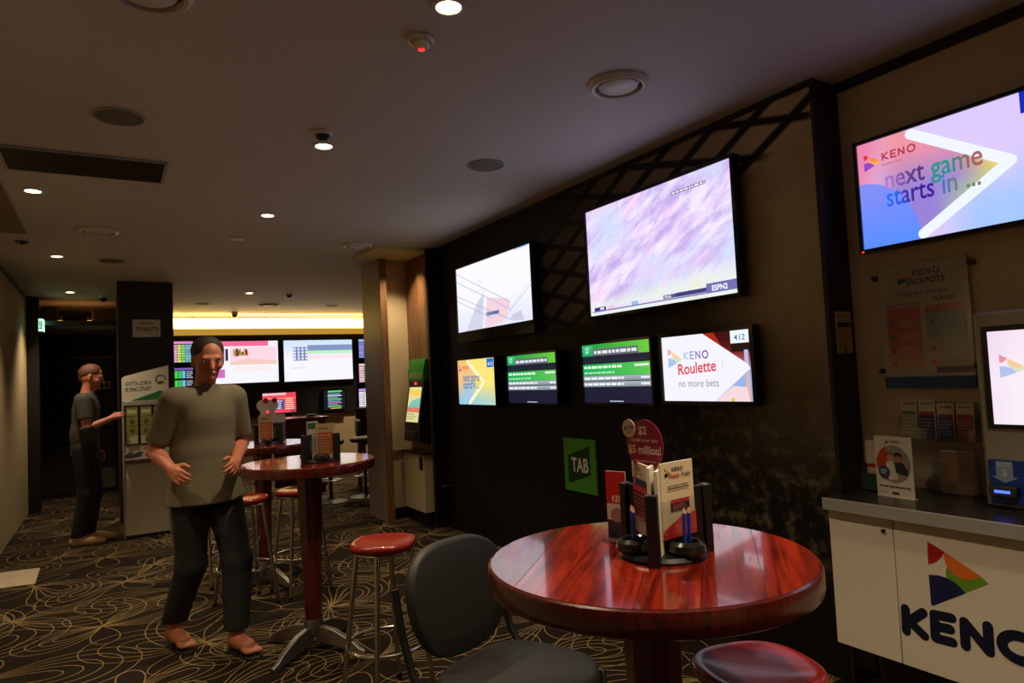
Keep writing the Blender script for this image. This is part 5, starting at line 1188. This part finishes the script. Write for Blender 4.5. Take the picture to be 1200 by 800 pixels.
def visitor():
    """person at the leaflet stand, seen in profile in the dark"""
    t = thing('person', 'person in dark clothes reaching towards the leaflet stand in the dark corridor entrance', 'person', (-.23, 7.98, 0), 1.45)
    f = Field((-.40, -.48, -.01), (.40, .32, 1.82), .009)
    hip = {-1: V3(-.09, .0, .93), 1: V3(.09, .0, .93)}; knee = {1: V3(.09, -.05, .50), -1: V3(-.09, -.02, .50)}; ank = {1: V3(.09, .0, .085), -1: V3(-.09, .06, .085)}
    f.cone((0, .0, .94), (0, .005, 1.07), .118, .108, .05, (1.25, .88, 1)); f.cone((0, .005, 1.07), (0, -.005, 1.31), .112, .125, .05, (1.25, .84, 1)); f.cone((-.13, -.01, 1.41), (.13, -.01, 1.41), .062, .062, .06); f.cone((0, -.005, 1.41), (0, -.03, 1.55), .062, .052, .03)
    P = head(f, (0, -.06, 1.635), 0, .3)
    el = {-1: V3(-.23, -.05, 1.14), 1: V3(.25, .03, 1.13)}; wr = {-1: V3(-.18, -.24, 1.22), 1: V3(.22, -.07, .90)}; sh = {-1: V3(-.18, -.01, 1.41), 1: V3(.18, -.01, 1.41)}
    for s_ in (-1, 1):
        f.chain([hip[s_], knee[s_], ank[s_]], [.084, .056, .04], .03); f.chain([sh[s_], el[s_]], [.052, .042], .025); f.chain([el[s_], wr[s_]], [.041, .027], .015); hand(f, wr[s_], wr[s_] - el[s_], V3(-s_ * .6, 0, -.6), V3(0, -.2, 1), .5)
        foot(f, ank[s_], ank[s_] * V3(1, 1, 0) + V3(0, .035, .022), ank[s_] * V3(1, 1, 0) + V3(0, -.22, .022))
    f.mesh('body', SKIN, t); face_parts(P, t, M('auburn_hair', (84, 44, 26), .6, var=.3, scale=60, bump=.6))
    g = Field((-.38, -.28, .80), (.38, .28, 1.57), .010); g.cone((0, .0, .88), (0, .005, 1.08), .140, .130, .05, (1.22, .92, 1)); g.cone((0, .005, 1.06), (0, -.01, 1.31), .130, .142, .05, (1.22, .86, 1)); g.cone((-.13, -.01, 1.415), (.13, -.01, 1.415), .078, .078, .06); g.cone((0, -.005, 1.41), (0, -.02, 1.51), .085, .07, .03)
    for s_ in (-1, 1):
        g.chain([sh[s_], el[s_]], [.074, .064], .03); dd = el[s_] - sh[s_]; dd /= np.linalg.norm(dd); g.cut_ball(dd, sh[s_] * .3 + el[s_] * .7, .09)
    g.cut(V3(0, .15, 1), (0, 0, 1.485)); g.cut(V3(0, 0, -1), (0, 0, .87)); g.mesh('shirt', M('grey_shirt_cloth', (62, 56, 52), .85, var=.1), t)
    g = Field((-.26, -.26, .05), (.26, .24, 1.03), .010); g.cone((0, .0, .91), (0, .0, .99), .128, .118, .04, (1.22, .90, 1))
    for s_ in (-1, 1): g.chain([hip[s_], knee[s_], ank[s_] + V3(0, 0, .02)], [.104, .080, .064], .03)
    g.cut(V3(0, 0, 1), (0, 0, .99)); g.cut(V3(0, 0, -1), (0, 0, .09)); g.mesh('trousers', M('black_trouser_cloth', (22, 21, 22), .85), t)
    for s_ in (-1, 1):
        c = ank[s_] * V3(1, 1, 0); g = Field(c + V3(-.08, -.30, -.004), c + V3(.08, .12, .14), .007)
        g.cone(c + V3(0, .035, .045), c + V3(0, -.12, .042), .046, .046, .02); g.cone(c + V3(0, -.1, .04), c + V3(0, -.20, .034), .048, .036, .02); g.cone(c + V3(0, 0, .04), c + V3(0, 0, .10), .05, .052, .02); g.cut(V3(0, 0, 1), (0, 0, .10)); g.cut(V3(0, 0, -1), (0, 0, .002))
        g.mesh('shoe', M('tan_shoe_leather', (170, 136, 84), .5), t)
    return t
visitor()
